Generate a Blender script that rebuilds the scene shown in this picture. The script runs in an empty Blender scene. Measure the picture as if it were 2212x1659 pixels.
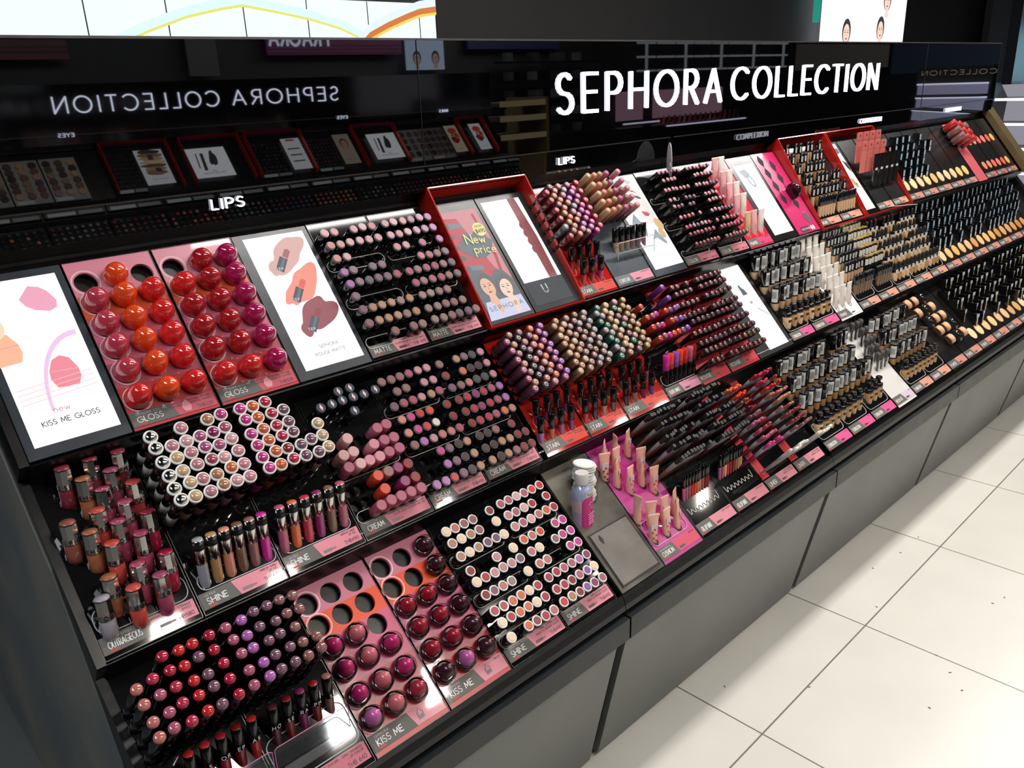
import bpy, bmesh, math, random
from mathutils import Vector, Matrix
random.seed(7)
SC = bpy.context.scene
COL = SC.collection

# ------------------------------------------------------------------ camera
CAMZ = 1.56
R = ((0.71983095, -0.26274711, 0.64250086), (-0.69304917, -0.21994294, 0.68651872), (-0.03906729, -0.93946211, -0.3404184))
cd = bpy.data.cameras.new('camera')
cam = bpy.data.objects.new('camera', cd)
COL.objects.link(cam)
cd.sensor_fit = 'HORIZONTAL'
cd.sensor_width = 36.0
cd.lens = 1784.097 / 2212 * 36.0
cd.clip_start = 0.02
cam.matrix_world = Matrix(((R[0][0], -R[0][1], -R[0][2], 0), (R[1][0], -R[1][1], -R[1][2], 0), (R[2][0], -R[2][1], -R[2][2], CAMZ), (0, 0, 0, 1)))
SC.camera = cam
# ------------------------------------------------------------------ world, exposure, light
SC.view_settings.view_transform = 'Standard'
SC.view_settings.look = 'None'
SC.view_settings.exposure = 0.0
SC.view_settings.gamma = 1.0
wd = bpy.data.worlds.new('world'); SC.world = wd
wd.use_nodes = True
wd.node_tree.nodes['Background'].inputs[0].default_value = (0.75, 0.85, 1.0, 1)
wd.node_tree.nodes['Background'].inputs[1].default_value = 0.25

def area(name, loc, sx, sy, power, col, rot=(0, 0, 0), spread=math.pi):
    l = bpy.data.lights.new(name, 'AREA')
    l.shape = 'RECTANGLE'; l.size = sx; l.size_y = sy; l.energy = power; l.color = col; l.spread = spread
    o = bpy.data.objects.new(name, l); COL.objects.link(o)
    o.location = loc; o.rotation_euler = rot
    return o
SPOTS = [(1.02, -0.66), (1.62, -0.68), (2.22, -0.80), (2.70, -0.66), (3.64, -0.68), (4.38, -0.66), (4.86, -0.68)]
for sx, sy in SPOTS:
    area('ceiling_spot_light', (sx, sy, 2.895), 0.13 if sx < 2.5 else .085, 0.24 if sx < 2.5 else .15, 15 if sx < 2.5 else 5.5, (1.0, 0.93, 0.84))
# soft fill lights added near the ceiling as ambient, behind and beside the aisle
area('soft_fill_light', (3.4, -2.9, 3.05), 7.0, 0.7, 150, (0.9, 0.95, 1.0), (math.radians(-25), 0, 0))
area('soft_fill_light', (7.4, -3.4, 3.05), 2.4, 1.2, 110, (1.0, 0.97, 0.92), (math.radians(-20), 0, 0))
area('soft_fill_light', (-1.2, 0.6, 3.05), 0.9, 1.6, 65, (0.85, 0.93, 1.0), (0, math.radians(15), 0))
area('soft_fill_light', (4.1, 0.98, 3.05), 5.4, 0.25, 120, (1.0, 0.96, 0.92), (math.radians(10), 0, 0))

# ------------------------------------------------------------------ materials
def lin(h):
    h = h.lstrip('#'); o = []
    for i in (0, 2, 4):
        c = int(h[i:i + 2], 16) / 255
        o.append(c / 12.92 if c <= 0.04045 else ((c + 0.055) / 1.055) ** 2.4)
    return tuple(o) + (1.0,)
MATS = {}
def mat(h, rough=0.4, metal=0.0, coat=0.0, emit=0.0, ior=1.5, spec=None):
    k = (h, rough, metal, coat, emit, ior)
    if k in MATS: return MATS[k]
    m = bpy.data.materials.new('m_%s_%d' % (h.strip('#'), len(MATS))); m.use_nodes = True
    b = m.node_tree.nodes['Principled BSDF']
    b.inputs['Base Color'].default_value = lin('#151515') if emit else lin(h)
    b.inputs['Roughness'].default_value = rough
    b.inputs['Metallic'].default_value = metal
    b.inputs['IOR'].default_value = ior
    b.inputs['Coat Weight'].default_value = coat
    b.inputs['Coat Roughness'].default_value = 0.04
    if emit:
        b.inputs['Emission Color'].default_value = lin(h)
        b.inputs['Emission Strength'].default_value = emit
    # faint handling wear: small noise on the roughness so that no surface is perfectly even
    if rough > 0.06 and not emit:
        nt = m.node_tree
        tc = nt.nodes.new('ShaderNodeTexCoord'); nz = nt.nodes.new('ShaderNodeTexNoise'); mr = nt.nodes.new('ShaderNodeMapRange')
        nz.inputs['Scale'].default_value = 22
        mr.inputs['To Min'].default_value = rough * 0.8; mr.inputs['To Max'].default_value = min(1, rough * 1.25)
        nt.links.new(tc.outputs['Object'], nz.inputs['Vector']); nt.links.new(nz.outputs['Fac'], mr.inputs['Value'])
        nt.links.new(mr.outputs['Result'], b.inputs['Roughness'])
    MATS[k] = m
    return m
def clear(h, alpha=0.06, key=None):
    k = ('clear', h, alpha)
    if k in MATS: return MATS[k]
    m = bpy.data.materials.new('m_clear_' + h.strip('#')); m.use_nodes = True
    nt = m.node_tree; nt.nodes.clear()
    out = nt.nodes.new('ShaderNodeOutputMaterial'); tr = nt.nodes.new('ShaderNodeBsdfTransparent'); gl = nt.nodes.new('ShaderNodeBsdfGlossy')
    mx = nt.nodes.new('ShaderNodeMixShader'); fr = nt.nodes.new('ShaderNodeLayerWeight'); fr.inputs['Blend'].default_value = .5; pw_ = nt.nodes.new('ShaderNodeMath'); pw_.operation = 'POWER'; pw_.inputs[1].default_value = 4.0; ad = nt.nodes.new('ShaderNodeMath')
    ad.operation = 'ADD'; ad.inputs[1].default_value = alpha; ad.use_clamp = True
    tr.inputs['Color'].default_value = lin(h); gl.inputs['Roughness'].default_value = 0.03
    nt.links.new(fr.outputs['Facing'], pw_.inputs[0]); nt.links.new(pw_.outputs[0], ad.inputs[0]); nt.links.new(ad.outputs[0], mx.inputs[0])
    nt.links.new(tr.outputs[0], mx.inputs[1]); nt.links.new(gl.outputs[0], mx.inputs[2]); nt.links.new(mx.outputs[0], out.inputs[0])
    MATS[k] = m
    return m
def noisy(name, c1, c2, scale, rough, detail=4, ior=1.5, rough2=None):
    m = bpy.data.materials.new(name); m.use_nodes = True; nt = m.node_tree
    b = nt.nodes['Principled BSDF']; tc = nt.nodes.new('ShaderNodeTexCoord'); nz = nt.nodes.new('ShaderNodeTexNoise'); cr = nt.nodes.new('ShaderNodeValToRGB')
    nz.inputs['Scale'].default_value = scale; nz.inputs['Detail'].default_value = detail
    cr.color_ramp.elements[0].color = lin(c1); cr.color_ramp.elements[1].color = lin(c2)
    cr.color_ramp.elements[0].position = 0.35; cr.color_ramp.elements[1].position = 0.68
    nt.links.new(tc.outputs['Object'], nz.inputs['Vector']); nt.links.new(nz.outputs['Fac'], cr.inputs[0]); nt.links.new(cr.outputs[0], b.inputs['Base Color'])
    b.inputs['Roughness'].default_value = rough; b.inputs['IOR'].default_value = ior
    if rough2 is not None:
        mr = nt.nodes.new('ShaderNodeMapRange'); mr.inputs['To Min'].default_value = rough; mr.inputs['To Max'].default_value = rough2
        nt.links.new(nz.outputs['Fac'], mr.inputs['Value']); nt.links.new(mr.outputs['Result'], b.inputs['Roughness'])
    return m
BLACK = mat('#0b0b0c', 0.22); BLACKG = mat('#08080a', 0.06, ior=1.6); BLACKM = mat('#101113', 0.45)
MIRRORBLK = mat('#020203', 0.015, ior=2.05)
CHROME = mat('#d8d6d2', 0.12, 1.0); STEEL = mat('#8f8f8c', 0.3, 0.9); WHITE = mat('#f0efec', 0.4); GREYL = mat('#67645f', 0.7, coat=1.0)
PINKL = mat('#e58f9e', 0.7, coat=1.0); DARKT = mat('#453f40', 0.5); WHT = mat('#efefea', 0.5)
RED = mat('#b5231b', 0.18, coat=0.5); GRAYB = mat('#39424a', 0.28)
REDT = noisy('tray_red', '#a01812', '#b8261e', 5, .04, rough2=.08)
TRAYBLK = noisy('tray_black', '#09090a', '#151516', 4, 0.03, rough2=0.07)

# ------------------------------------------------------------------ mesh builder
class MB:
    def __init__(s): s.v = []; s.f = []; s.m = []; s.mats = []; s.sm = []
    def mi(s, m):
        if m not in s.mats: s.mats.append(m)
        return s.mats.index(m)
    def add(s, vs, fs, m, smooth=False):
        o = len(s.v); i = s.mi(m)
        s.v += [tuple(v) for v in vs]
        for f in fs: s.f.append([o + a for a in f]); s.m.append(i); s.sm.append(smooth)
        return s
    def box(s, x0, x1, y0, y1, z0, z1, m):
        v = [(x, y, z) for z in (z0, z1) for y in (y0, y1) for x in (x0, x1)]
        return s.add(v, [(0, 2, 3, 1), (4, 5, 7, 6), (0, 1, 5, 4), (2, 6, 7, 3), (0, 4, 6, 2), (1, 3, 7, 5)], m)
    def prism(s, pts, z0, z1, m, axis='z'):
        n = len(pts)
        def P(p, z): return (p[0], p[1], z) if axis == 'z' else (z, p[0], p[1])
        v = [P(p, z0) for p in pts] + [P(p, z1) for p in pts]
        f = [tuple(range(n - 1, -1, -1)), tuple(range(n, 2 * n))] + [(i, (i + 1) % n, n + (i + 1) % n, n + i) for i in range(n)]
        return s.add(v, f, m)
    def lathe(s, prof, m, seg=16, cx=0, cy=0, flat=1.0, smooth=True, M=None, cap=True):
        v = []; f = []; n = len(prof)
        for r, z in prof:
            for k in range(seg):
                a = 2 * math.pi * k / seg
                v.append((cx + r * math.cos(a), cy + flat * r * math.sin(a), z))
        if M is not None: v = [tuple(M @ Vector(q)) for q in v]
        for i in range(n - 1):
            for k in range(seg):
                k2 = (k + 1) % seg
                f.append((i * seg + k, i * seg + k2, (i + 1) * seg + k2, (i + 1) * seg + k))
        s.add(v, f, m, smooth)
        if prof[0][0] > 1e-5: s.add(v[:seg], [tuple(range(seg - 1, -1, -1))], m)
        if prof[-1][0] > 1e-5 and cap: s.add(v[-seg:], [tuple(range(seg))], m)
        return s
    def tube(s, pts, r, m, seg=6):
        pts = [Vector(p) for p in pts]
        for a, b in zip(pts[:-1], pts[1:]):
            d = b - a
            if d.length < 1e-7: continue
            q = d.to_track_quat('Z', 'Y').to_matrix().to_4x4(); q.translation = a
            s.lathe([(r, -r * .3), (r, d.length + r * .3)], m, seg, M=q)
        return s
    def ring(s, cx, cy, r0, r1, z, m, seg=24, ry=1.0):
        v = []
        for r in (r0, r1):
            for k in range(seg):
                a = 2 * math.pi * k / seg; v.append((cx + r * math.cos(a), cy + ry * r * math.sin(a), z))
        return s.add(v, [(k, (k + 1) % seg, seg + (k + 1) % seg, seg + k)[::-1] for k in range(seg)], m)
    def disc(s, cx, cy, r, z, m, seg=20, ry=1.0):
        return s.add([(cx + r * math.cos(2 * math.pi * k / seg), cy + ry * r * math.sin(2 * math.pi * k / seg), z) for k in range(seg)], [tuple(range(seg))], m)
    def text(s, t, x, y, h, m, z=0.0006, w=None, sw=0.12, align='l', gap=0.22, M=None):
        W = text_width(t, gap)
        k = (w / W / h) if w else 1.0
        if align == 'c': x -= W * h * k / 2
        if align == 'r': x -= W * h * k
        for line in text_lines(t, gap):
            pts = [(x + px * h * k, y + py * h) for px, py in line]
            hw = sw * h / 2
            for (ax, ay), (bx, by) in zip(pts[:-1], pts[1:]):
                dx, dy = bx - ax, by - ay; L = math.hypot(dx, dy) or 1e-9
                nx, ny = -dy / L * hw, dx / L * hw; ex, ey = dx / L * hw * .6, dy / L * hw * .6
                q = [(ax + nx - ex, ay + ny - ey, z), (ax - nx - ex, ay - ny - ey, z), (bx - nx + ex, by - ny + ey, z), (bx + nx + ex, by + ny + ey, z)]
                if M is not None: q = [tuple(M @ Vector(p)) for p in q]
                s.add(q, [(0, 1, 2, 3)], m)
        return s
    def mesh(s, name):
        me = bpy.data.meshes.new(name)
        me.from_pydata(s.v, [], s.f)
        for m in s.mats: me.materials.append(m)
        me.polygons.foreach_set('material_index', s.m); me.polygons.foreach_set('use_smooth', s.sm)
        me.update(); return me
    def build(s, name, parent=None, M=None):
        return ob(name, s.mesh(name), parent, M)
def ob(name, me, parent=None, M=None):
    o = bpy.data.objects.new(name, me); COL.objects.link(o)
    if parent is not None: o.parent = parent
    if M is not None: o.matrix_basis = M
    return o
def empty(name, M=None, loc=None):
    o = bpy.data.objects.new(name, None); COL.objects.link(o); o.empty_display_size = 0.05
    if M is not None: o.matrix_basis = M
    if loc is not None: o.location = loc
    return o
def tag(o, label, cat, group=None):
    o['label'] = label; o['category'] = cat
    if group: o['group'] = group
    return o
def struct(o): o['kind'] = 'structure'; return o

# ------------------------------------------------------------------ a thin drawn alphabet
def arc(cx, cy, rx, ry, a0, a1, n=14):
    return [(cx + rx * math.cos(math.radians(a0 + (a1 - a0) * i / n)), cy + ry * math.sin(math.radians(a0 + (a1 - a0) * i / n))) for i in range(n + 1)]
GL = {
 'A': (.8, [[(0, 0), (.4, 1), (.8, 0)], [(.14, .33), (.66, .33)]]),
 'B': (.6, [[(0, 0), (0, 1), (.3, 1)] + arc(.3, .76, .25, .24, 90, -90, 8) + [(0, .52)], [(.3, .52)] + arc(.3, .26, .3, .26, 90, -90, 8) + [(0, 0)]]),
 'C': (.85, [arc(.5, .5, .5, .5, 45, 315, 18)]),
 'D': (.8, [[(0, 0), (0, 1), (.3, 1)] + arc(.3, .5, .5, .5, 90, -90, 12) + [(0, 0)]]),
 'E': (.52, [[(.52, 1), (0, 1), (0, 0), (.52, 0)], [(0, .52), (.48, .52)]]),
 'F': (.5, [[(.5, 1), (0, 1), (0, 0)], [(0, .52), (.46, .52)]]),
 'G': (.95, [arc(.5, .5, .5, .5, 45, 345, 18) + [(.98, .46), (.55, .46)]]),
 'H': (.7, [[(0, 0), (0, 1)], [(.7, 0), (.7, 1)], [(0, .52), (.7, .52)]]),
 'I': (.06, [[(.03, 0), (.03, 1)]]),
 'J': (.4, [[(.4, 1), (.4, .25)] + arc(.2, .22, .2, .22, 0, -160, 8)]),
 'K': (.62, [[(0, 0), (0, 1)], [(.56, 1), (.03, .5), (.62, 0)]]),
 'L': (.46, [[(0, 1), (0, 0), (.46, 0)]]),
 'M': (.9, [[(0, 0), (.1, 1), (.45, .2), (.8, 1), (.9, 0)]]),
 'N': (.74, [[(0, 0), (0, 1), (.74, 0), (.74, 1)]]),
 'O': (1.0, [arc(.5, .5, .5, .5, 0, 360, 24)]),
 'P': (.56, [[(0, 0), (0, 1), (.28, 1)] + arc(.28, .73, .28, .27, 90, -90, 8) + [(0, .46)]]),
 'Q': (1.0, [arc(.5, .5, .5, .5, 0, 360, 24), [(.6, .3), (.95, 0)]]),
 'R': (.6, [[(0, 0), (0, 1), (.28, 1)] + arc(.28, .74, .28, .26, 90, -90, 8) + [(0, .48)], [(.26, .48), (.6, 0)]]),
 'S': (.56, [arc(.28, .75, .24, .25, 35, 270, 10) + arc(.28, .25, .27, .25, 90, -145, 10)]),
 'T': (.62, [[(0, 1), (.62, 1)], [(.31, 1), (.31, 0)]]),
 'U': (.68, [[(0, 1), (0, .34)] + arc(.34, .34, .34, .34, 180, 360, 10) + [(.68, 1)]]),
 'V': (.76, [[(0, 1), (.38, 0), (.76, 1)]]),
 'W': (1.1, [[(0, 1), (.28, 0), (.55, .9), (.82, 0), (1.1, 1)]]),
 'X': (.7, [[(0, 0), (.7, 1)], [(0, 1), (.7, 0)]]),
 'Y': (.7, [[(0, 1), (.35, .5), (.7, 1)], [(.35, .5), (.35, 0)]]),
 'Z': (.62, [[(0, 1), (.62, 1), (0, 0), (.62, 0)]]),
 '0': (.6, [arc(.3, .5, .3, .5, 0, 360, 16)]),
 '1': (.25, [[(0, .8), (.2, 1), (.2, 0)]]),
 '2': (.55, [arc(.27, .72, .27, .28, 165, -35, 8) + [(0, 0), (.55, 0)]]),
 '3': (.55, [arc(.25, .76, .24, .24, 140, -90, 8) + arc(.25, .26, .28, .26, 90, -140, 8)]),
 '4': (.6, [[(.42, 0), (.42, 1), (0, .28), (.6, .28)]]),
 '5': (.55, [[(.5, 1), (.1, 1), (.05, .56)] + arc(.25, .32, .28, .32, 110, -140, 10)]),
 '6': (.58, [arc(.29, .29, .28, .29, 0, 360, 14), [(.03, .36), (.4, 1)]]),
 '8': (.56, [arc(.28, .76, .22, .24, 0, 360, 12), arc(.28, .27, .27, .27, 0, 360, 14)]),
 '9': (.58, [arc(.29, .71, .28, .29, 0, 360, 14), [(.55, .64), (.18, 0)]]),
 '-': (.4, [[(0, .45), (.4, .45)]]), '&': (.7, [[(.7, 0), (.15, .75)] + arc(.32, .8, .18, .2, 180, 0, 6) + [(.05, .3)] + arc(.3, .22, .27, .22, 160, 340, 8)]),
 'a': (.5, [arc(.25, .26, .25, .26, 0, 360, 12), [(.5, .52), (.5, 0)]]), 'c': (.45, [arc(.25, .26, .25, .26, 50, 310, 10)]),
 'd': (.5, [arc(.25, .26, .25, .26, 0, 360, 12), [(.5, 1), (.5, 0)]]), 'e': (.5, [[(.02, .28), (.48, .28)] + arc(.25, .26, .24, .26, 10, 310, 10)]),
 'i': (.05, [[(.02, 0), (.02, .52)], [(.02, .7), (.02, .74)]]), 'l': (.05, [[(.02, 0), (.02, 1)]]),
 'n': (.42, [[(0, 0), (0, .52)], [(0, .36)] + arc(.21, .31, .21, .21, 180, 0, 6) + [(.42, 0)]]), 'o': (.52, [arc(.26, .26, .26, .26, 0, 360, 12)]),
 'p': (.5, [[(0, .52), (0, -.4)], arc(.25, .26, .25, .26, 0, 360, 12)]), 'r': (.3, [[(0, 0), (0, .52)], arc(.2, .3, .2, .22, 180, 60, 5)]),
 's': (.36, [arc(.18, .39, .15, .13, 40, 270, 6) + arc(.18, .13, .17, .13, 90, -140, 6)]), 't': (.32, [[(.14, .8), (.14, .1), (.3, 0)], [(0, .52), (.3, .52)]]),
 'u': (.44, [[(0, .52), (0, .2)] + arc(.22, .22, .22, .22, 180, 360, 6) + [(.44, .52)], [(.44, .3), (.44, 0)]]), 'w': (.66, [[(0, .52), (.17, 0), (.33, .45), (.5, 0), (.66, .52)]]),
 'f': (.3, [[(.3, .95), (.14, .8), (.14, 0)], [(0, .52), (.3, .52)]]), ' ': (.35, []), '.': (.05, [[(.02, 0), (.02, .05)]])}
GL['\u0e3f'] = (.6, GL['B'][1] + [[(.25, 1.15), (.25, -.15)]])
def text_width(t, gap=.22): return sum(GL[c][0] for c in t) + gap * (len(t) - 1)
def text_lines(t, gap=.22):
    x = 0; o = []
    for c in t:
        w, ls = GL[c]
        for l in ls: o.append([(x + p[0], p[1]) for p in l])
        x += w + gap
    return o

# ------------------------------------------------------------------ the three sloping shelves
TIER = {1: ((1.552, 1.269), (1.368, 1.040)), 2: ((1.405, 1.000), (1.193, .762)), 3: ((1.222, .722), (.972, .503))}
def tdir(t):
    A, B = TIER[t]; L = math.hypot(B[0] - A[0], B[1] - A[1]); d = ((B[0] - A[0]) / L, (B[1] - A[1]) / L)
    n = (d[1], -d[0])
    return A, d, n, L
def frame(t, X, s=0.0, off=0.0):
    A, d, n, L = tdir(t)
    y = A[0] + d[0] * s + n[0] * off; z = A[1] + d[1] * s + n[1] * off
    return Matrix(((1, 0, 0, X), (0, -d[0], n[0], y), (0, -d[1], n[1], z), (0, 0, 0, 1)))
def pw(t, X, s, off=0.0):
    M = frame(t, X, s, off); return Vector((M[0][3], M[1][3], M[2][3]))
def upright(t, X, s, rz=0.0, lean=0.0, dz=-0.003):
    M = Matrix.Translation(pw(t, X, s) + Vector((0, 0, dz))) @ Matrix.Rotation(rz, 4, 'Z')
    return M @ Matrix.Rotation(lean, 4, 'X') if lean else M
ORD = ['', 'first', 'second', 'third', 'fourth', 'fifth', 'sixth', 'seventh', 'eighth', 'ninth', 'tenth', 'eleventh', 'twelfth', 'thirteenth', 'fourteenth', 'fifteenth', 'sixteenth', 'seventeenth', 'eighteenth', 'nineteenth', 'twentieth', 'twenty-first', 'twenty-second', 'twenty-third', 'twenty-fourth']
ROW = ['', 'top', 'second', 'third', 'fourth', 'fifth', 'sixth', 'seventh', 'eighth', 'ninth', 'tenth', 'eleventh', 'bottom']

# ------------------------------------------------------------------ shades: letter -> (colour, word)
SH = {'s': ('#c8736c', 'salmon'), 'p': ('#cf8a94', 'dusty pink'), 'm': ('#b45a86', 'magenta'), 'v': ('#b968b4', 'orchid'), 'r': ('#b24a62', 'rose'), 'b': ('#96615f', 'brownish rose'),
 'u': ('#7f5568', 'mauve'), 'g': ('#6a5566', 'grey plum'), 'n': ('#bd8660', 'nude beige'), 't': ('#9c7a70', 'taupe'), 'c': ('#d98a72', 'coral nude'), 'k': ('#cf3d8c', 'hot pink'),
 'R': ('#cf2a2c', 'red'), 'O': ('#e2431e', 'orange red'), 'D': ('#8c1a18', 'dark red'), 'C': ('#b51f3c', 'crimson'), 'M': ('#8f2560', 'berry'), 'B': ('#40201a', 'dark brown'), 'G': ('#44444e', 'slate grey'),
 'P': ('#3a1322', 'deep plum'), 'o': ('#dd6a3c', 'orange'), 'q': ('#b85c76', 'raspberry pink'), 'l': ('#eab0b2', 'pale pink'), 'L': ('#df8f9c', 'soft pink'), 'w': ('#e8e2d8', 'glinting white'), 'd': ('#8a3438', 'brick'),
 'V': ('#8e4fae', 'violet'), 'K': ('#d22a9a', 'fuchsia'), 'Q': ('#c0304e', 'cherry'), 'E': ('#2c7a63', 'emerald'), 'S': ('#9a9aa2', 'silver grey'), 'T': ('#b58a58', 'tan'), 'N': ('#dcb48c', 'beige'), 'W': ('#5b2430', 'wine'), 'e': ('#7a5a44', 'brown')}

# ------------------------------------------------------------------ item kinds: each returns [(part name, mesh)], the first is the root
PROTO = {}
SHADED = ('matte', 'shine', 'balm', 'stain', 'contour', 'slim', 'rouge', 'jumbo', 'gloss', 'pen', 'stest')
BLK = mat('#0a0a0b', 0.16, coat=0.4)
def proto(kind, sh):
    k = (kind, sh)
    if k not in PROTO: PROTO[k] = [(n, b.mesh(n)) for n, b in KIND[kind]((dark(SH[sh][0], .88) if kind in SHADED else SH[sh][0]) if sh in SH else sh)]
    return PROTO[k]
def cyl(r, z0, z1, m, seg=14, bev=0.0008, flat=1.0):
    return MB().lathe([(r - bev, z0), (r, z0 + bev), (r, z1 - bev), (r - bev, z1)], m, seg, flat=flat)
def k_lip(c, ring='#6c686e', body=BLK, r=.0102, L=.035, r2=.0085):
    return [('case', cyl(r * .94, 0, L - .004, body)), ('rim', cyl(r, L - .004, L, mat(ring, .25, coat=.5))), ('shade_disc', MB().lathe([(r2, L + .0001), (r2, L + .0006), (r2 * .9, L + .0009)], mat(c, .3), 16))]
def k_matte(c): return k_lip(c)
def k_shine(c):
    if c == dark(SH['w'][0], .88): c = '#e4c4a4'  # glare on these discs is put into their colour as a champagne tone
    return k_lip(c, '#ece9e4', r=.0112, L=.035, r2=.0083)
def k_balm(c): return [('case', cyl(.0112, 0, .046, mat(c, .25, coat=.6), 18)), ('base_ring', cyl(.0116, 0, .010, BLK, 18)), ('shade_disc', MB().lathe([(.0112, .0462), (.0110, .0475), (.0095, .048)], mat(c, .35), 18))]
def k_mini(c): return [('case', cyl(.0095, 0, .044, BLK)), ('rim', cyl(.0102, .044, .048, mat('#55606a', .2, .5))), ('leaf_mark', MB().prism([(0, -.0075), (.0032, -.001), (0, .0075), (-.0032, .001)], .0481, .0487, mat('#e6b9bf', .4)))]
def k_gloss(c):
    dk = mat('#1b1413', .1, coat=.6)
    return [('tube', cyl(.0098, 0, .036, mat(c, .12, coat=.8), 16)), ('cap', cyl(.0104, .036, .094, dk, 16)), ('chrome_ring', cyl(.0118, .0935, .0985, mat('#f6f4f0', .15, coat=.6), 20)),
            ('shade_dome', MB().lathe([(.0092, .0985), (.0087, .1005), (.0065, .1024), (.003, .1034), (.0001, .1036)], mat(c, .12, coat=.9) if c != dark(SH['w'][0], .88) else CHROME, 20))]
def k_pen(c):
    return [('case', cyl(.0086, 0, .124, BLK, 14)), ('clear_foot', cyl(.0089, 0, .03, mat('#26171a', .08, coat=.8), 14)),
            ('shade_dome', MB().lathe([(.0088, .1242), (.0090, .1262), (.0082, .1285), (.0055, .1302), (.0001, .1308)], mat(c, .1, coat=.9), 18))]
def dark(h, f=.5):
    h = h.strip('#'); return '#' + ''.join('%02x' % int(int(h[i:i + 2], 16) * f) for i in (0, 2, 4))
def k_stain(c):
    return [('body', cyl(.0088, .004, .066, mat(dark(c, .55), .12, coat=.8), 14)), ('collar', cyl(.0095, 0, .009, BLK, 14)), ('cap_ring', cyl(.0089, .060, .070, mat(dark(c, .8), .2, coat=.5), 16)),
            ('shade_disc', MB().lathe([(.0078, .0701), (.0074, .0709), (.0001, .071)], mat(c, .25, coat=.5), 16).ring(0, 0, .0038, .0048, .0713, mat('#e9d9d4', .4), 16))]
def k_contour(c):
    b = cyl(.0085, 0, .068, mat(c, .3, coat=.3), 14)
    for i in range(5):
        a = i * 2.2; z = .012 + i * .011
        q = Matrix.Rotation(a, 4, 'Z') @ Matrix.Translation((0, -.0087, z)) @ Matrix.Rotation(math.pi / 2, 4, 'X')
        b.lathe([(.0030, 0), (.0028, .0002)], BLK, 8, M=q)
    return [('case', b), ('shade_disc', MB().lathe([(.0078, .0682), (.0074, .069), (.0001, .0692)], mat(c, .35), 16))]
def k_slim(c): return [('case', cyl(.0066, 0, .058, BLK, 12)), ('shade_disc', MB().lathe([(.0066, .0582), (.0060, .0592), (.0001, .0595)], mat(c, .35), 14))]
def k_rouge(c): return [('case', cyl(.0084, 0, .068, mat('#260b10', .1, coat=.9), 12)), ('shade_disc', MB().lathe([(.0066, .0681), (.0062, .0687), (.003, .0690), (.0001, .0690)], mat(dark(c, .74), .12, coat=.9), 14))]
def k_jumbo(c): return [('body', cyl(.0084, 0, .068, mat(dark(c, .75), .2, coat=.5), 12)), ('shade_disc', MB().lathe([(.0080, .0682), (.0074, .0692), (.003, .0697), (.0001, .0697)], mat(c, .15, coat=.9), 14))]
def k_gel(c): return [('body', cyl(.0046, 0, .070, mat(c, .4), 8)), ('sticker', cyl(.0049, .050, .088, mat('#8d8a8e', .5), 8)), ('cap', cyl(.0052, .088, .118, BLACKM, 8)), ('>end_ring', MB().ring(0, 0, .0030, .0045, .1182, mat('#5c5e5c', .4), 12))]
def k_liner(c): return [('body', cyl(.0038, 0, .112, mat(dark(c, .7), .35), 8)), ('sticker', cyl(.0042, .060, .094, mat('#9b979c', .5), 8)), ('tip', MB().lathe([(.0040, .112), (.0042, .119), (.003, .122), (.0001, .1225)], mat(c, .3), 8))]
def k_outr(c):
    cap = MB().lathe([(.0128, .035), (.0132, .036), (.0132, .040), (.0126, .041), (.0132, .042), (.0128, .068), (.0120, .0695)], CHROME, 9, smooth=False)
    cap.lathe([(.0130, .0355), (.0130, .044)], mat('#b9b5b0', .22, 1.0), 16)
    return [('bottle', MB().lathe([(.0001, -.004), (.008, -.003), (.0118, .004), (.0124, .012), (.0124, .032), (.010, .035)], mat(c, .12, coat=.9), 16)), ('cap', cap),
            ('>shade_disc', MB().lathe([(.0116, .0697), (.0112, .0708), (.0001, .071)], mat(c, .3, coat=.3), 16))]
def k_gel2(c):
    return [('tube', MB().lathe([(.0001, -.012), (.006, -.010), (.0088, -.002), (.0092, .01), (.0092, .040)], mat(c, .15, coat=.8), 14)),
            ('cap', cyl(.0096, .040, .084, mat('#dcd9d2', .14, 1.0), 16)), ('>tester_band', cyl(.0098, .066, .078, mat('#0d0d0d', .4), 16)), ('>shade_disc', MB().lathe([(.0088, .0842), (.0084, .0852), (.0001, .0855)], mat(c, .3), 14))]
def k_stest(c):
    return [('body', MB().lathe([(.0001, -.014), (.005, -.013), (.0078, -.006), (.008, .022)], mat(c, .15, coat=.8), 14)), ('cap', cyl(.0088, .022, .060, BLK, 14))]
def k_darktest(c):
    return [('tube', MB().lathe([(.0001, -.024), (.0055, -.022), (.0078, -.012), (.0082, .028)], mat(dark(c, .8), .08, coat=.9), 14)), ('cap', cyl(.0088, .028, .069, BLK, 14)),
            ('>shade_disc', MB().lathe([(.0080, .0692), (.0075, .0700), (.0001, .0702)], mat(c, .35), 14))]
def k_jt(c): return [('body', cyl(.0082, -.01, .038, BLK, 12)), ('cap', cyl(.0092, .038, .079, mat(c, .25, coat=.5), 14))]
def k_ltest(c): return [('cap', cyl(.0046, .034, .070, BLK, 8)), ('body', cyl(.0043, -.016, .034, mat(c, .4), 8))]
def sticker(z0, z1, r, m, a0=-1.1, a1=0.2, seg=5):
    b = MB(); v = []
    for z in (z0, z1):
        for i in range(seg + 1):
            a = -math.pi / 2 + a0 + (a1 - a0) * i / seg; v.append((r * math.cos(a), r * math.sin(a), z))
    return b.add(v, [(i, i + 1, seg + 2 + i, seg + 1 + i) for i in range(seg)], m, True)
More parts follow.
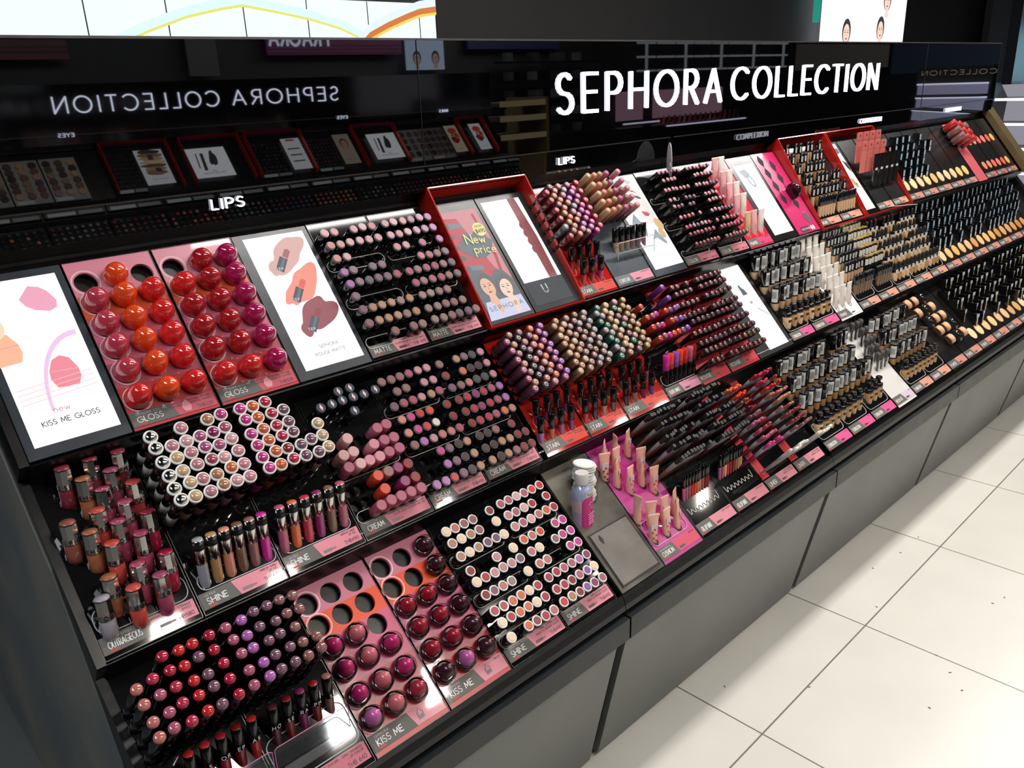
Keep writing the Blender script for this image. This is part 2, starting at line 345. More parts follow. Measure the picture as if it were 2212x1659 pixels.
def k_found(c):
    st = sticker(.022, .064, .0153, mat('#d9d9d6', .5))
    for i in range(6):
        a = -math.pi / 2 - 1.0 + i * .16
        st.box(.0155 * math.cos(a) - .0004, .0155 * math.cos(a) + .0004, .0155 * math.sin(a) - .0003, .0155 * math.sin(a) + .0003, .034, .056, BLACKM)
    return [('bottle', MB().lathe([(.0001, -.016), (.009, -.014), (.0135, -.004), (.0138, .017)], mat(c, .2, coat=.6), 16)), ('cap', cyl(.0150, .017, .070, mat('#0b0b0d', .12, coat=.7), 18, .0015)), ('>barcode_sticker', st)]
def k_pump(c):
    p = MB().lathe([(.0135, .028), (.014, .029), (.014, .040), (.010, .042)], BLK, 16).lathe([(.006, .042), (.006, .052), (.010, .053), (.011, .062), (.008, .064)], BLK, 12)
    p.box(-.012, .004, -.003, .003, .057, .062, BLK)
    return [('bottle', MB().lathe([(.0001, -.020), (.010, -.018), (.0140, -.006), (.0142, .026), (.0125, .028)], mat(c, .18, coat=.7), 16)), ('pump', p), ('tester_label', sticker(.012, .020, .0144, mat('#15130f', .5), -.7, .7))]
def k_conc(c): return [('body', MB().lathe([(.0001, -.016), (.005, -.014), (.0075, -.004), (.0078, .030)], mat(c, .25, coat=.6), 12)), ('cap', cyl(.0082, .030, .068, mat('#0b0b0d', .15, coat=.6), 12)), ('>barcode_sticker', sticker(.036, .056, .0084, mat('#d2d0cc', .5), -1.1, -.45, 3))]
def k_conct(c): return [('body', MB().lathe([(.0001, -.016), (.005, -.014), (.0075, -.004), (.0078, .034)], mat(c, .25, coat=.6), 12)), ('cap', cyl(.0082, .034, .068, mat('#0b0b0d', .15, coat=.6), 12))]
def k_gold(c): return [('body', cyl(.0095, -.010, .036, BLK, 12)), ('cap', cyl(.0100, .036, .064, mat('#0c0b09', .15, coat=.5), 14)), ('>gold_top', cyl(.0103, .064, .068, mat('#c9a85c', .3, .7), 14)), ('>barcode_sticker', sticker(.034, .056, .0102, mat('#dedbd4', .5), -1.2, 0, 3))]
def k_drop(c):
    return [('bottle', MB().lathe([(.0001, -.018), (.009, -.016), (.0118, -.006), (.012, .018), (.008, .024)], mat(c, .18, coat=.7), 14)), ('collar', cyl(.0096, .024, .036, BLK, 12)),
            ('dropper_bulb', MB().lathe([(.0065, .036), (.0062, .050), (.0055, .058), (.003, .062), (.0001, .0625)], mat('#1c1e20', .35), 12)), ('barcode_sticker', sticker(.022, .037, .0130, mat('#d4d2cf', .5), -.8, .6, 4))]
def tubeform(c, cc, L=.068, w=.0125, ww=.0145):
    b = MB(); seg = 16; f_ = ww / .0145; rows = [(.006, .006, -.018), (.0098 * f_, .0098, -.010), (.0102 * f_, .0098, .010), (.0112 * f_, .0080, .030), (.0128 * f_, .0045, .050), (ww, .0012, L - .004), (ww, .0009, L)]
    v = []; f = []
    for rx, ry, z in rows:
        for k in range(seg):
            a = 2 * math.pi * k / seg; v.append((rx * math.cos(a), ry * math.sin(a), z))
    for i in range(len(rows) - 1):
        for k in range(seg): f.append((i * seg + k, i * seg + (k + 1) % seg, (i + 1) * seg + (k + 1) % seg, (i + 1) * seg + k))
    f.append(tuple(range(len(v) - seg, len(v))))
    b.add(v, f, mat(c, .35, coat=.3), True)
    return [('tube', b), ('cap', cyl(.0092, -.024, -.006, mat(cc, .3), 14)), ('crimp', MB().box(-ww, ww, -.0013, .0013, L - .007, L - .005, mat(dark(c, .9), .4)))]
def k_cush(c):
    p = tubeform('#efb3a0', '#5a1c2c')
    ch = MB()
    for i in range(6):
        x = (-.004, .004, -.002, .005, -.005, .001)[i]; z = -.004 + i * .007
        q = Matrix.Translation((x, -.0106 + max(0, (z - .010)) * .12, z)) @ Matrix.Rotation(math.pi / 2, 4, 'X')
        ch.lathe([(.0024, 0), (.0020, .0012), (.0001, .0016)], mat(c, .4), 8, M=q)
    ch2 = MB().box(-.008, .008, -.0075, -.0071, .028, .044, mat('#d9d0d2', .5))
    return p + [('cherry_print', ch), ('sticker', ch2)]
def k_prim(c):
    p = tubeform(c, '#e4e4e4', L=.070, ww=.0185); b = MB()
    for i in range(4): b.box(-.006, .006 - .002 * (i % 2), -.0113 + i * .0005, -.0109 + i * .0005, .012 + i * .005, .0135 + i * .005, mat('#c08a92', .5))
    return p + [('print', b)]
def k_compact(c):
    # thin upright pack standing in its slot, seen edge-on with its barcode end towards the aisle
    b = MB().box(-.0085, .0085, -.016, .016, -.012, .042, mat('#0c0d10', .2, coat=.5))
    w = MB().box(-.0075, .0075, -.0166, -.0160, .014, .038, mat('#a9c3d4', .3, coat=.5))
    return [('pack', b), ('window', w), ('barcode_sticker', MB().box(-.0075, .0065, -.0168, -.0160, -.008, .010, mat('#d4d4d4', .5)))]
def k_compact2(c):
    b = MB().box(-.0075, .0075, -.020, .020, -.012, .040, mat('#0c0c0e', .15, coat=.6))
    return [('pack', b), ('gold_edge', MB().box(-.003, .003, -.0206, -.0200, -.010, .028, mat('#d9c79a', .3, .4))), ('barcode_sticker', MB().box(-.0085, .0085, -.0212, -.0200, .028, .0412, mat('#c9ced2', .5)))]
def k_pan(c): return [('pan', MB().lathe([(.026, 0), (.026, .0016), (.0235, .0022), (.0001, .0018)], mat(c, .7), 28)), ('thumb_hole', MB().disc(0, -.0315, .0022, .0004, BLACKM, 10))]
def k_brush(c):
    b = MB().lathe([(.003, -.02), (.0035, .020), (.0045, .030)], BLK, 10, flat=.8).lathe([(.0045, .030), (.0055, .036)], STEEL, 10).lathe([(.0055, .036), (.010, .056), (.0095, .064), (.004, .068)], mat('#4a4644', .8), 12)
    return [('brush', b), ('clear_sleeve', MB().lathe([(.005, -.012), (.0115, .070)], clear('#e8e8ea', .10), 10, flat=.7, cap=False)), ('barcode_sticker', MB().box(-.004, .004, -.0076, -.0072, .01, .04, mat('#d8d8d8', .5)))]
def k_cake(c):
    b = MB().lathe([(.018, -.009), (.019, -.008), (.019, .008), (.018, .009)], mat('#e8b48c', .45), 20)
    for i in range(-3, 4): b.box(-.0195 + abs(i) * .001, .0195 - abs(i) * .001, i * .0045 - .0007, i * .0045 + .0007, .0088, .0094, mat('#5a2f24', .5))
    return [('case', b), ('lid', MB().lathe([(.0192, -.010), (.0192, -.006)], mat('#b98e6c', .3, .3), 20))]
def k_disc(c): return [('lid', MB().lathe([(.026, -.006), (.028, -.004), (.028, .004), (.025, .0065), (.0001, .007)], mat('#0a0a0c', .12, coat=.8), 28)), ('rim', MB().ring(0, 0, .0262, .0280, .0066, STEEL, 28))]
def k_egg(c):
    top = MB().lathe([(.0212, .006), (.0208, .014), (.0188, .023), (.0150, .031), (.0095, .0365), (.0045, .0385), (.0001, .0390)], mat(c, .12, coat=1.0), 24)
    base = MB().lathe([(.012, -.010), (.018, -.004), (.0212, .003), (.0212, .0058)], mat(dark(c, .85), .08, coat=1.0), 24)
    return [('gloss_dome', top), ('clear_base', base), ('seam_ring', MB().lathe([(.0214, .0048), (.0217, .0056), (.0214, .0064)], clear('#f4e6e6', .25), 24, cap=False))]
def k_kiss(c):
    base = MB().lathe([(.012, -.012), (.018, -.006), (.0205, .001), (.0205, .009), (.0150, .0095)], mat('#120c0e', .12, coat=.8), 24)
    bul = MB().lathe([(.0142, .0095), (.0140, .016), (.0120, .024), (.0080, .030), (.004, .0322), (.0001, .033)], mat(c, .35, coat=.4), 20)
    dome = MB().lathe([(.0208, .009), (.0206, .015), (.0188, .023), (.0150, .031), (.0095, .0366), (.004, .039), (.0001, .0395)], clear('#efe6e8', .03), 24)
    ring = MB().lathe([(.0206, .0075), (.0212, .0090), (.0206, .0105)], mat('#3a2c30', .1, coat=.8), 24, cap=False)
    return [('base', base), ('balm_dome', bul), ('clear_cap', dome), ('>collar', ring)]
def k_pack(c):
    return [('pouch', MB().box(-.021, .021, -.002, .002, -.085, 0, mat('#cf6f66', .45))), ('header', MB().box(-.021, .021, -.0025, .0025, 0, .030, mat('#c96a62', .4))), ('hang_hole', MB().lathe([(.004, 0), (.004, .0004)], BLACKM, 10, M=Matrix.Translation((0, -.0026, .018)) @ Matrix.Rotation(math.pi / 2, 4, 'X')))]
def k_pack2(c): return [('pack', MB().box(-.018, .018, -.003, .003, -.095, .028, mat('#0b0b0c', .12, coat=.8))), ('fold', MB().box(-.014, .014, -.0034, -.003, -.05, .02, mat('#17171a', .08, coat=.9))), ('sticker', MB().box(-.010, .010, -.0038, -.0034, -.035, -.026, mat('#cfcfcf', .4)))]
KIND = dict(matte=k_matte, shine=k_shine, balm=k_balm, mini=k_mini, gloss=k_gloss, pen=k_pen, stain=k_stain, contour=k_contour, slim=k_slim, rouge=k_rouge, jumbo=k_jumbo, gel=k_gel, liner=k_liner,
            outr=k_outr, gel2=k_gel2, stest=k_stest, darktest=k_darktest, jt=k_jt, ltest=k_ltest, found=k_found, pump=k_pump, conc=k_conc, conct=k_conct, gold=k_gold, drop=k_drop, cush=k_cush, prim=k_prim,
            compact=k_compact, compact2=k_compact2, pan=k_pan, brush=k_brush, cake=k_cake, disc=k_disc, egg=k_egg, kiss=k_kiss, pack=k_pack, pack2=k_pack2)
LASTROOT = [None]
def item(kind, sh, M, name, label, cat, group):
    parts = proto(kind, sh)
    root = ob(name, parts[0][1], None, M)
    last = root
    for n, me in parts[1:]:
        if n[0] == '>': ob(n[1:], me, last)
        else: last = ob(n, me, root)
    LASTROOT[0] = last
    return tag(root, label, cat, group)
HOLES = []   # (tier, X, s, radius)
LETT = ['SE', 'EP', 'PH', 'HO', 'OR', 'RA', 'AS', 'S']
def grid(kind, t, X0, dx, rows, name, noun, where, cat, group, r=.0105, up=False, row0=1, jx=0.0, words=True, spin=0.0):
    """rows: list of (s, pattern); '.' is an empty socket, ' ' is no socket"""
    for i, row in enumerate(rows):
        s, pat = row[:2]; xs = row[2] if len(row) > 2 else 0.0
        k = 0; last = len([c for c in pat if c not in '. '])
        for j, ch in enumerate(pat):
            X = X0 + xs + dx * j
            if ch == '.': HOLES.append((t, X, s, r)); continue
            if ch == ' ': continue
            k += 1
            rn = ROW[i + row0] if len(rows) > 1 or row0 > 1 else 'only'
            pos = ('%s from left in %s row' % (ORD[k] if k < len(ORD) else 'last', rn)) if rn != 'only' else ('%s from left' % ORD[k])
            w = SH[ch][1] + ' ' if (words and ch in SH) else ''
            lab = '%s%s, %s, %s' % (w, noun, where, pos)
            while len(lab.split()) > 16 and ' the ' in lab: lab = lab.replace(' the ', ' ', 1)
            if len(lab.split()) > 16: lab = lab.replace(' from left in ', ' in ')
            if up:
                M = upright(t, X + random.uniform(-jx, jx), s, random.uniform(-spin, spin), random.uniform(-.04, .04))
            else:
                M = frame(t, X + random.uniform(-jx, jx), s, 0.0005 + random.uniform(-.0012, .0012)) @ Matrix.Rotation(random.uniform(-.025, .025), 4, 'X') @ Matrix.Rotation(random.uniform(-.02, .02), 4, 'Y')
            item(kind, ch, M, name, lab, cat, group)


# ------------------------------------------------------------------ TIER 1 (top shelf)
SH.update({'A': ('#b4384a', 'rosy'), 'F': ('#e2481a', 'orange'), 'H': ('#cf2626', 'red'), 'I': ('#a61c22', 'deep red'), 'J': ('#a61650', 'magenta')})
EG1 = [(.007, '.F.'), (.049, 'AFH'), (.095, 'AFH'), (.140, 'AFH'), (.187, 'AFH'), (.239, 'HFH')]
EG2 = [(.007, '.IJ'), (.049, 'HIJ'), (.095, 'IIJ'), (.140, 'IIJ'), (.187, 'IIJ'), (.239, 'HHJ')]
grid('egg', 1, .4385, .0488, EG1, 'lip_gloss_egg', 'egg-shaped lip gloss', 'left pink GLOSS tray', 'lip gloss', 'egg-shaped lip glosses on the top shelf', r=.0195)
grid('egg', 1, .5940, .0508, EG2, 'lip_gloss_egg', 'egg-shaped lip gloss', 'right pink GLOSS tray', 'lip gloss', 'egg-shaped lip glosses on the top shelf', r=.0195)
MA = [(.0085, 'ss.pps'), (.0387, 'sspppp'), (.0703, 'sp....'), (.1026, 'vu.gu.'), (.1315, 'vuguur'), (.1618, 'u.....'), (.1932, 'unnntn'), (.2249, 'bnnntn'), (.2558, '..b.bt')]
MB_ = [(.0088, 'pppmmv'), (.0387, 'pppmmv'), (.0695, 'pp.m.v'), (.1026, '..rrbg'), (.1315, 'rbrrbg'), (.1618, 'rbrrbg'), (.1938, 'ttbb..'), (.2259, 'ttbbt.'), (.2549, 'ttbgut')]
grid('matte', 1, .9062, .0237, MA, 'matte_lipstick', 'matte lipstick', 'left MATTE tray', 'lipstick', 'black lipsticks in the MATTE trays')
grid('matte', 1, 1.0592, .0237, MB_, 'matte_lipstick', 'matte lipstick', 'right MATTE tray', 'lipstick', 'black lipsticks in the MATTE trays')
S1 = []
for k in range(6):
    S1.append((.003 + .0262 * k, ('unmR', 'npvQ', 'unmR', 'npvQ', 'nnmR', 'bpvQ')[k], .0205))
    S1.append((.0160 + .0262 * k, ('CoSk', 'CovK', 'CoSk', 'CoqK', 'SovK', 'CobK')[k], .0))
grid('stain', 1, 1.5405, .0335, S1, 'lip_stain_pen', 'lip stain pen', 'upper red tray', 'lip stain', 'lip stain pens in the upper red tray')
grid('stest', 1, 1.558, .034, [(.206, 'Cnqv')], 'lip_stain_tester', 'black-capped lip stain tester', 'back row on upper red tray', 'lip stain', 'standing lip stain testers on the upper red tray', up=True)
grid('stest', 1, 1.573, .034, [(.249, 'RCk')], 'lip_stain_tester', 'black-capped lip stain tester', 'front row on upper red tray', 'lip stain', 'standing lip stain testers on the upper red tray', up=True)
CT = [(-.0125, 'NcTq.L'), (.0155, 'NcTq.L'), (.043, 'NcTqbL'), (.070, 'NcTqbL'), (.097, 'NcTqbL')]
grid('contour', 1, 1.7248, .0247, CT, 'contour_stick', 'contour stick', 'beside face poster', 'contour stick', 'contour sticks beside the face poster')
grid('stest', 1, 1.752, .0247, [(.184, 'NcTqbq')], 'contour_stick_tester', 'contour stick tester', 'clear rack', 'contour stick', 'contour stick testers in the clear rack', up=True)
CA = [(.006, ' pppppp'), (.033, '.pppp..'), (.067, 'ppppsss'), (.101, 'pp..uuu'), (.1237, 'puu.uu.'), (.159, 'prot.p.'), (.193, 'rrpuppr'), (.217, 'ddrrrrr'), (.2505, 'dddddrr')]
CB = [(.006, 'ppppppp'), (.033, '.pppppp'), (.067, 'ppppuuu'), (.101, '.pppp..'), (.1237, '.ppppp.'), (.159, 'pppuuuu'), (.193, 's.ssrrr'), (.217, 'rrrrrrr'), (.2505, 'bbrbbbb')]
grid('slim', 1, 2.0125, .0192, CA, 'slim_lipstick', 'slim lipstick', 'left COLOR tray', 'lipstick', 'slim black lipsticks in the COLOR trays', r=.0068)
grid('slim', 1, 2.1715, .0188, CB, 'slim_lipstick', 'slim lipstick', 'right COLOR tray', 'lipstick', 'slim black lipsticks in the COLOR trays', r=.0068)
grid('prim', 1, 2.372, .040, [(.028, 'lw'), (.080, 'lw'), (.126, 'lw'), (.170, 'lw'), (.236, 'Nlw')], 'primer_tube', 'standing primer tube', 'pink tray beside COLOR lipsticks', 'tube', 'primer tubes on the top shelf', up=True, words=False)
CC = [(.020, 'N TN NN T'), (.060, 'N NN TTT'), (.102, 'N NNTNT'), (.150, 'TN NTN NT'), (.198, 'NTNTNTN N')]
grid('conc', 1, 2.845, .030, [(s_, p_) for s_, p_ in CC], 'concealer', 'black-capped concealer', 'red-framed CONCEALER tray', 'concealer', 'concealers in the red-framed tray', up=True, words=False)
grid('conct', 1, 2.848, .0205, [(.243, 'NNNNNN NNNNNNN')], 'concealer_tester', 'black-capped concealer tester', 'front of the red-framed tray', 'concealer', 'concealer testers in the red-framed tray', up=True, words=False)
for i in range(4):
    for j in range(2):
        item('pack', 's', Matrix.Translation(pw(1, 3.285 + .055 * i - .012 * j, .02 + .045 * j, .08)), 'sponge_pouch', 'coral pouch hanging above the black packs, %s from left in %s row' % (ORD[i + 1], ('back', 'front')[j]), 'pouch', 'coral pouches hanging in the red frame')
for i in range(5):
    item('pack2', 's', Matrix.Translation(pw(1, 3.34 + .048 * i, .115, .07)), 'brush_pack', 'black glossy pack in the red frame, %s from left' % ORD[i + 1], 'pack', 'black packs in the red frame')
grid('compact', 1, 3.62, .062, [(.03 + .038 * k, ('x.xxx.x', 'xxxxx.xx', 'xxxxxx', '.xxxx.', 'xxxxx')[k]) for k in range(5)], 'powder_compact', 'upright powder pack with pale barcode label', 'top shelf powder tray', 'compact', 'powder packs on the top shelf', up=True, words=False, r=.012, jx=.004)
PANC = ['#e6c48a', '#e8c88c', '#e2b98c', '#e4c07e', '#cfa862', '#e0b88a', '#e4bd92', '#dcb684', '#dcb46c', '#e0b464']
for i in range(10): item('pan', PANC[i], frame(1, 3.628 + .0750 * i, .219, .0004), 'powder_pan', 'round beige tester pan, %s from left along the top shelf' % ORD[i + 1], 'powder pan', 'beige tester pans on the top shelf')
for i in range(6):
    for j in range(2):
        item('pan', ['#d07a50', '#c87a68', '#e05a44', '#cf6a6a', '#d05030', '#d09a54'][i], frame(1, 4.56 + .066 * i, (.08, .222)[j], .0004) @ Matrix.Scale(.85, 4), 'blush_pan', '%s blush tester pan, %s from left in %s row' % (['tan', 'rosy', 'coral', 'pink', 'orange', 'amber'][i], ORD[i + 1], ('upper', 'lower')[j]), 'blush pan', 'blush tester pans at the far end')
for i in range(9):
    item('balm', 'RRbbRRbRR'[i], frame(1, 4.34 + .05 * (i % 3) , .0 + .035 * (i // 3) + .012 * (i % 3), .001) @ Matrix.Scale(1.5, 4), 'blush_stick', '%s chunky blush stick, %s from left in %s row' % (SH['RRbbRRbRR'[i]][1], ORD[i % 3 + 1], ROW[i // 3 + 1]), 'blush', 'chunky blush sticks at the far end of the top shelf')

# ------------------------------------------------------------------ TIER 2 (middle shelf)
def single(kind, t, sh, X, s, name, label, cat, group, rz=0.0):
    item(kind, sh, upright(t, X, s, rz, random.uniform(-.05, .05)), name, label, cat, group)
OUT = [('d', .291, .064), ('d', .334, .065), ('d', .377, .064), ('n', .313, .093), ('m', .356, .093), ('R', .379, .123), ('q', .334, .121), ('q', .356, .151), ('R', .314, .150), ('Q', .381, .180), ('c', .268, .152), ('n', .292, .180),
       ('q', .335, .179), ('R', .314, .209), ('q', .358, .209), ('Q', .381, .255), ('q', .336, .255), ('m', .359, .285), ('n', .291, .257), ('R', .316, .286), ('w', .271, .285)]
SHO = dict(d=('#7c2c3c', 'dark rose'), n=('#9c5c3c', 'caramel'), m=('#96405c', 'mauve rose'), R=('#c0463c', 'coral red'), q=('#a8405c', 'berry pink'), Q=('#a01c3c', 'cherry'), c=('#8a4c3c', 'copper brown'), w=('#9a9298', 'smoky clear'))
for k_, (c_, w_) in SHO.items(): SH['x' + k_] = (c_, w_)
for i, (c_, X_, s_) in enumerate(OUT):
    row_ = ['back', 'second', 'third', 'fourth', 'fifth', 'sixth', 'front'][min(6, int((s_ - .055) / .029))]
    item('outr', 'x' + c_, upright(2, X_, s_, 0, random.uniform(-.07, .05)), 'lip_plumper_bottle', '%s lip plumper with chrome cap, %s row of OUTRAGEOUS tray, %s' % (SHO[c_][1], row_, ('left part' if X_ < .31 else 'middle' if X_ < .345 else 'right part')), 'lip plumper', 'chrome-capped plumpers in the OUTRAGEOUS tray')
    t_ = LETT[i % 8]
    me_ = MB().text(t_, 0, .037, .0062, BLACKM, z=0, sw=.16, align='c', gap=.6)
    me_.v = [(v[0], -.0134 + v[0] * v[0] * 36, v[1]) for v in me_.v]
    me_.build('lettering', LASTROOT[0])
for X_, s_ in ((.291, .125), (.268, .235), (.313, .250)): HOLES.append((2, X_, s_ + .004, .0135))
# gloss pens: left and right SHINE tray
GLA = [(.0285, 'w p nk'), (.0520, 'wplmMq'), (.0760, 'wNpmml'), (.1000, 'wNprlL'), (.1240, 'wNpnoL'), (.1478, 'wNpnlL')]
GLB = [(.0278, 'koQ   '), (.0514, 'koQu  '), (.0755, 'koQu..'), (.0990, 'koQu.N'), (.1230, 'koduuN'), (.1462, 'koQuuN')]
grid('gloss', 2, .4190, .0240, GLA, 'lip_gloss_pen', 'lip gloss pen', 'left SHINE tray', 'lip gloss', 'long gloss pens in the SHINE trays')
grid('gloss', 2, .5742, .0243, GLB, 'lip_gloss_pen', 'lip gloss pen', 'right SHINE tray', 'lip gloss', 'long gloss pens in the SHINE trays')
for i, c_ in enumerate('STcebK' + 'qoQMeq'):
    X_ = (.430 + .0227 * i) if i < 6 else (.578 + .0248 * (i - 6))
    col_ = {'S': 'clear grey', 'T': 'amber', 'c': 'coral', 'e': 'bronze', 'b': 'rosewood', 'K': 'fuchsia', 'q': 'raspberry', 'o': 'orange', 'Q': 'cherry', 'M': 'purple'}[c_]
    item('gel2', c_, upright(2, X_, .267), 'lip_gel_tube', '%s lip gel tube with silver cap, %s from left in SHINE front row' % (col_, ORD[i + 1]), 'lip gloss', 'silver-capped gel tubes at the front of the SHINE trays')
    me_ = MB().text(LETT[(i * 3 + 1) % 8], 0, .044, .007, BLACKM, z=0, sw=.16, align='c', gap=.6)
    me_.v = [(v[0], -.00985 + v[0] * v[0] * 50, v[1]) for v in me_.v]
    me_.build('lettering', LASTROOT[0])
grid('mini', 2, .7430, .0252, [(.0325, '  xx  '), (.0532, 'xxxxxx'), (.0822, '   x  ', -.013)], 'mini_lipstick', 'slim black lipstick with leaf mark', 'CREAM balm tray', 'lipstick', 'black lipsticks with a leaf mark', words=False)
BA = [(.1290, '.l..qq'), (.1588, 'll.Lqq'), (.1840, 'qlLLqq'), (.2190, '..ObMD'), (.2490, '..O.MD'), (.2735, '.rqqqq')]
grid('balm', 2, .7391, .0235, BA, 'tinted_lip_balm', 'tinted lip balm', 'balm tray left of CREAM', 'lip balm', 'chunky tinted lip balms', r=.0112)
CRA = [(.0375, 'bbbrpp'), (.0667, '.bb.pp'), (.0957, 'urrpnr'), (.1284, 'ckRO.D'), (.1583, 'ckRw.D'), (.1871, 'bvpssr'), (.2190, '..kuBn'), (.2490, '..vuBn'), (.2788, 'vvRuBn')]  # the w disc has its glare painted in as a white colour
CRB = [(.0387, 'b.nuGp'), (.0690, 'D.oPPp'), (.0983, 'ubsGGp'), (.1296, 'DCMCrv'), (.1590, 'DCMCrv'), (.1880, 'DCCron'), (.2200, 'BBb.D.'), (.2490, 'BBnnDD'), (.2785, 'nBnbDD')]
grid('matte', 2, .9000, .0237, CRA, 'cream_lipstick', 'cream lipstick', 'left CREAM tray', 'lipstick', 'black lipsticks in the CREAM trays')
grid('matte', 2, 1.0530, .0237, CRB, 'cream_lipstick', 'cream lipstick', 'right CREAM tray', 'lipstick', 'black lipsticks in the CREAM trays')
def tri(cols_a, cols_b): return [r for k in range(6) for r in ((.035 + .0250 * k, cols_a[k % len(cols_a)], .0138), (.0487 + .0249 * k, cols_b[k % len(cols_b)], 0))]
grid('stain', 2, 1.2282, .0342, tri(['buoV', 'nsoV'], ['mGum', 'mGpm']), 'lip_stain_pen', 'lip stain pen', 'left STAIN section', 'lip stain', 'lip stain pens in the lower red trays')
grid('stain', 2, 1.3850, .0345, tri(['nteS', 'ntSS'], ['nNbt', 'Nnbe']), 'lip_stain_pen', 'lip stain pen', 'middle STAIN section', 'lip stain', 'lip stain pens in the lower red trays')
grid('stain', 2, 1.5385, .0345, tri(['ENpT', 'SNeT'], ['SNET', 'EnuT']), 'lip_stain_pen', 'lip stain pen', 'right STAIN section', 'lip stain', 'lip stain pens in the lower red trays')
for a_, X1, X2, c1, c2 in (('left', 1.243, 1.227, 'MMeV', 'vomM'), ('middle', 1.396, 1.381, 'bWeB', 'RPce'), ('right', 1.552, 1.535, 'Eoem', 'GnMV')):
    grid('stest', 2, X1, .0342, [(.234, c1)], 'lip_stain_tester', 'lip stain tester', 'back row, %s STAIN section' % a_, 'lip stain', 'standing lip stain testers on the lower red trays', up=True)
    grid('stest', 2, X2, .0342, [(.275, c2)], 'lip_stain_tester', 'lip stain tester', 'front row, %s STAIN section' % a_, 'lip stain', 'standing lip stain testers on the lower red trays', up=True)
JU = [(.0340, '..... V'.replace(' ', '.')), (.0680, 'O.....V'), (.1000, 'OqK.OuV'), (.1320, 'OqK.OuV'), (.1660, 'OqKOOuV')]
grid('jumbo', 2, 1.7046, .0205, JU, 'jumbo_lip_crayon', 'jumbo lip crayon', 'JUMBO tray', 'lip crayon', 'jumbo crayons in the JUMBO tray', r=.0085)
grid('jt', 2, 1.707, .0208, [(.269, 'KOVORqD')], 'jumbo_crayon_tester', 'capped jumbo crayon', 'front row of JUMBO tray', 'lip crayon', 'standing crayons at the front of the JUMBO tray', up=True)
RA = [(.0440, '.pp.p.'), (.0660, '.pppp.'), (.0995, 'ppppn.'), (.1335, 'uuuru.'), (.1545, '.uuuuu'), (.1893, 'nprupu'), (.2210, 'uuuuuu'), (.2455, 'uurduu'), (.2790, 'dnd.db')]
RB = [(.0400, 'pprppr'), (.0645, 'prppsr'), (.0970, 'pSubbd'), (.1320, 'uuudrr'), (.1540, 'urruuu'), (.1880, 'ueprur'), (.2200, 'eGnndu'), (.2450, 'BeneTu'), (.2785, 'edrssq')]
grid('rouge', 2, 1.8430, .0230, RA, 'glossy_lipstick', 'dark glossy lipstick', 'left coral tray', 'lipstick', 'dark glossy lipsticks in the coral trays', r=.0088)
grid('rouge', 2, 1.9880, .0232, RB, 'glossy_lipstick', 'dark glossy lipstick', 'right coral tray', 'lipstick', 'dark glossy lipsticks in the coral trays', r=.0088)
FA = [(.064, 'NNNNNNNN'), (.122, 'NNNNNNNN'), (.185, 'NNNNNNNN')]
grid('found', 2, 2.358, .0385, FA, 'foundation_bottle', 'black-capped foundation', 'middle shelf right of the lit poster', 'foundation', 'foundation bottles on the middle shelf', up=True, words=False, spin=1.1)
grid('pump', 2, 2.362, .0375, [(.252, 'NTNTNTNT')], 'foundation_tester', 'pump foundation tester', 'middle shelf front', 'foundation', 'pump testers on the middle shelf', up=True, words=False)
grid('prim', 2, 2.682, .046, [(.054, 'www'), (.093, 'www'), (.136, 'www'), (.177, 'www'), (.217, 'www'), (.259, 'www')], 'primer_tube', 'white primer tube', 'white tray on middle shelf', 'tube', 'white primer tubes', up=True, words=False)
grid('conc', 2, 2.840, .0245, [(.045, 'NNNNNN'), (.078, 'NNNNNN'), (.115, 'NNNNNN'), (.150, 'NNNNNN'), (.190, 'NNNNNN')], 'concealer', 'slim black concealer', 'left middle-shelf CONCEALER tray', 'concealer', 'slim concealers on the middle shelf', up=True, words=False, jx=.002)
grid('gold', 2, 2.995, .0250, [(.045, 'eeeeee'), (.078, 'eeeeee'), (.115, 'eeeeee'), (.150, 'eeeeee'), (.190, 'eeeeee')], 'concealer_stick', 'gold-topped concealer', 'right middle-shelf CONCEALER tray', 'concealer', 'gold-topped concealers on the middle shelf', up=True, words=False, jx=.002)
grid('conct', 2, 2.843, .0205, [(.245, 'eeeeeee  eeeeee')], 'concealer_tester', 'slim concealer tester', 'front of middle shelf', 'concealer', 'concealer testers on the middle shelf', up=True, words=False)
grid('drop', 2, 3.170, .0385, [(.060, 'NNN NTN NTNN'), (.105, 'NTNN NNTNNN'), (.150, 'TNNNTN NNTNN'), (.195, 'NNTNNTNNNTN')], 'dropper_bottle', 'dropper foundation bottle', 'INFUSION tray', 'foundation', 'dropper bottles in the INFUSION tray', up=True, words=False, jx=.002)
grid('drop', 2, 3.170, .0370, [(.250, 'NTNNTTNNTNTT')], 'dropper_tester', 'dropper bottle tester', 'front of INFUSION tray', 'foundation', 'dropper testers at the front of the middle shelf', up=True, words=False)
grid('compact', 2, 3.655, .060, [(.025, 'xxxxxx.xxxxxxxxxxxxx'), (.070, 'xxxxxxxxxxxxxxxxx.xx'), (.115, 'xxxxxxxxxxxx.xxxxxxx'), (.160, 'xxxxxxxx.xxxxxxxxxx'), (.200, 'xxx.x.xxx.xxxxxxx')], 'powder_compact', 'upright powder pack with pale label', 'middle shelf powder tray', 'compact', 'powder packs on the middle shelf', up=True, words=False, r=.012, jx=.005)
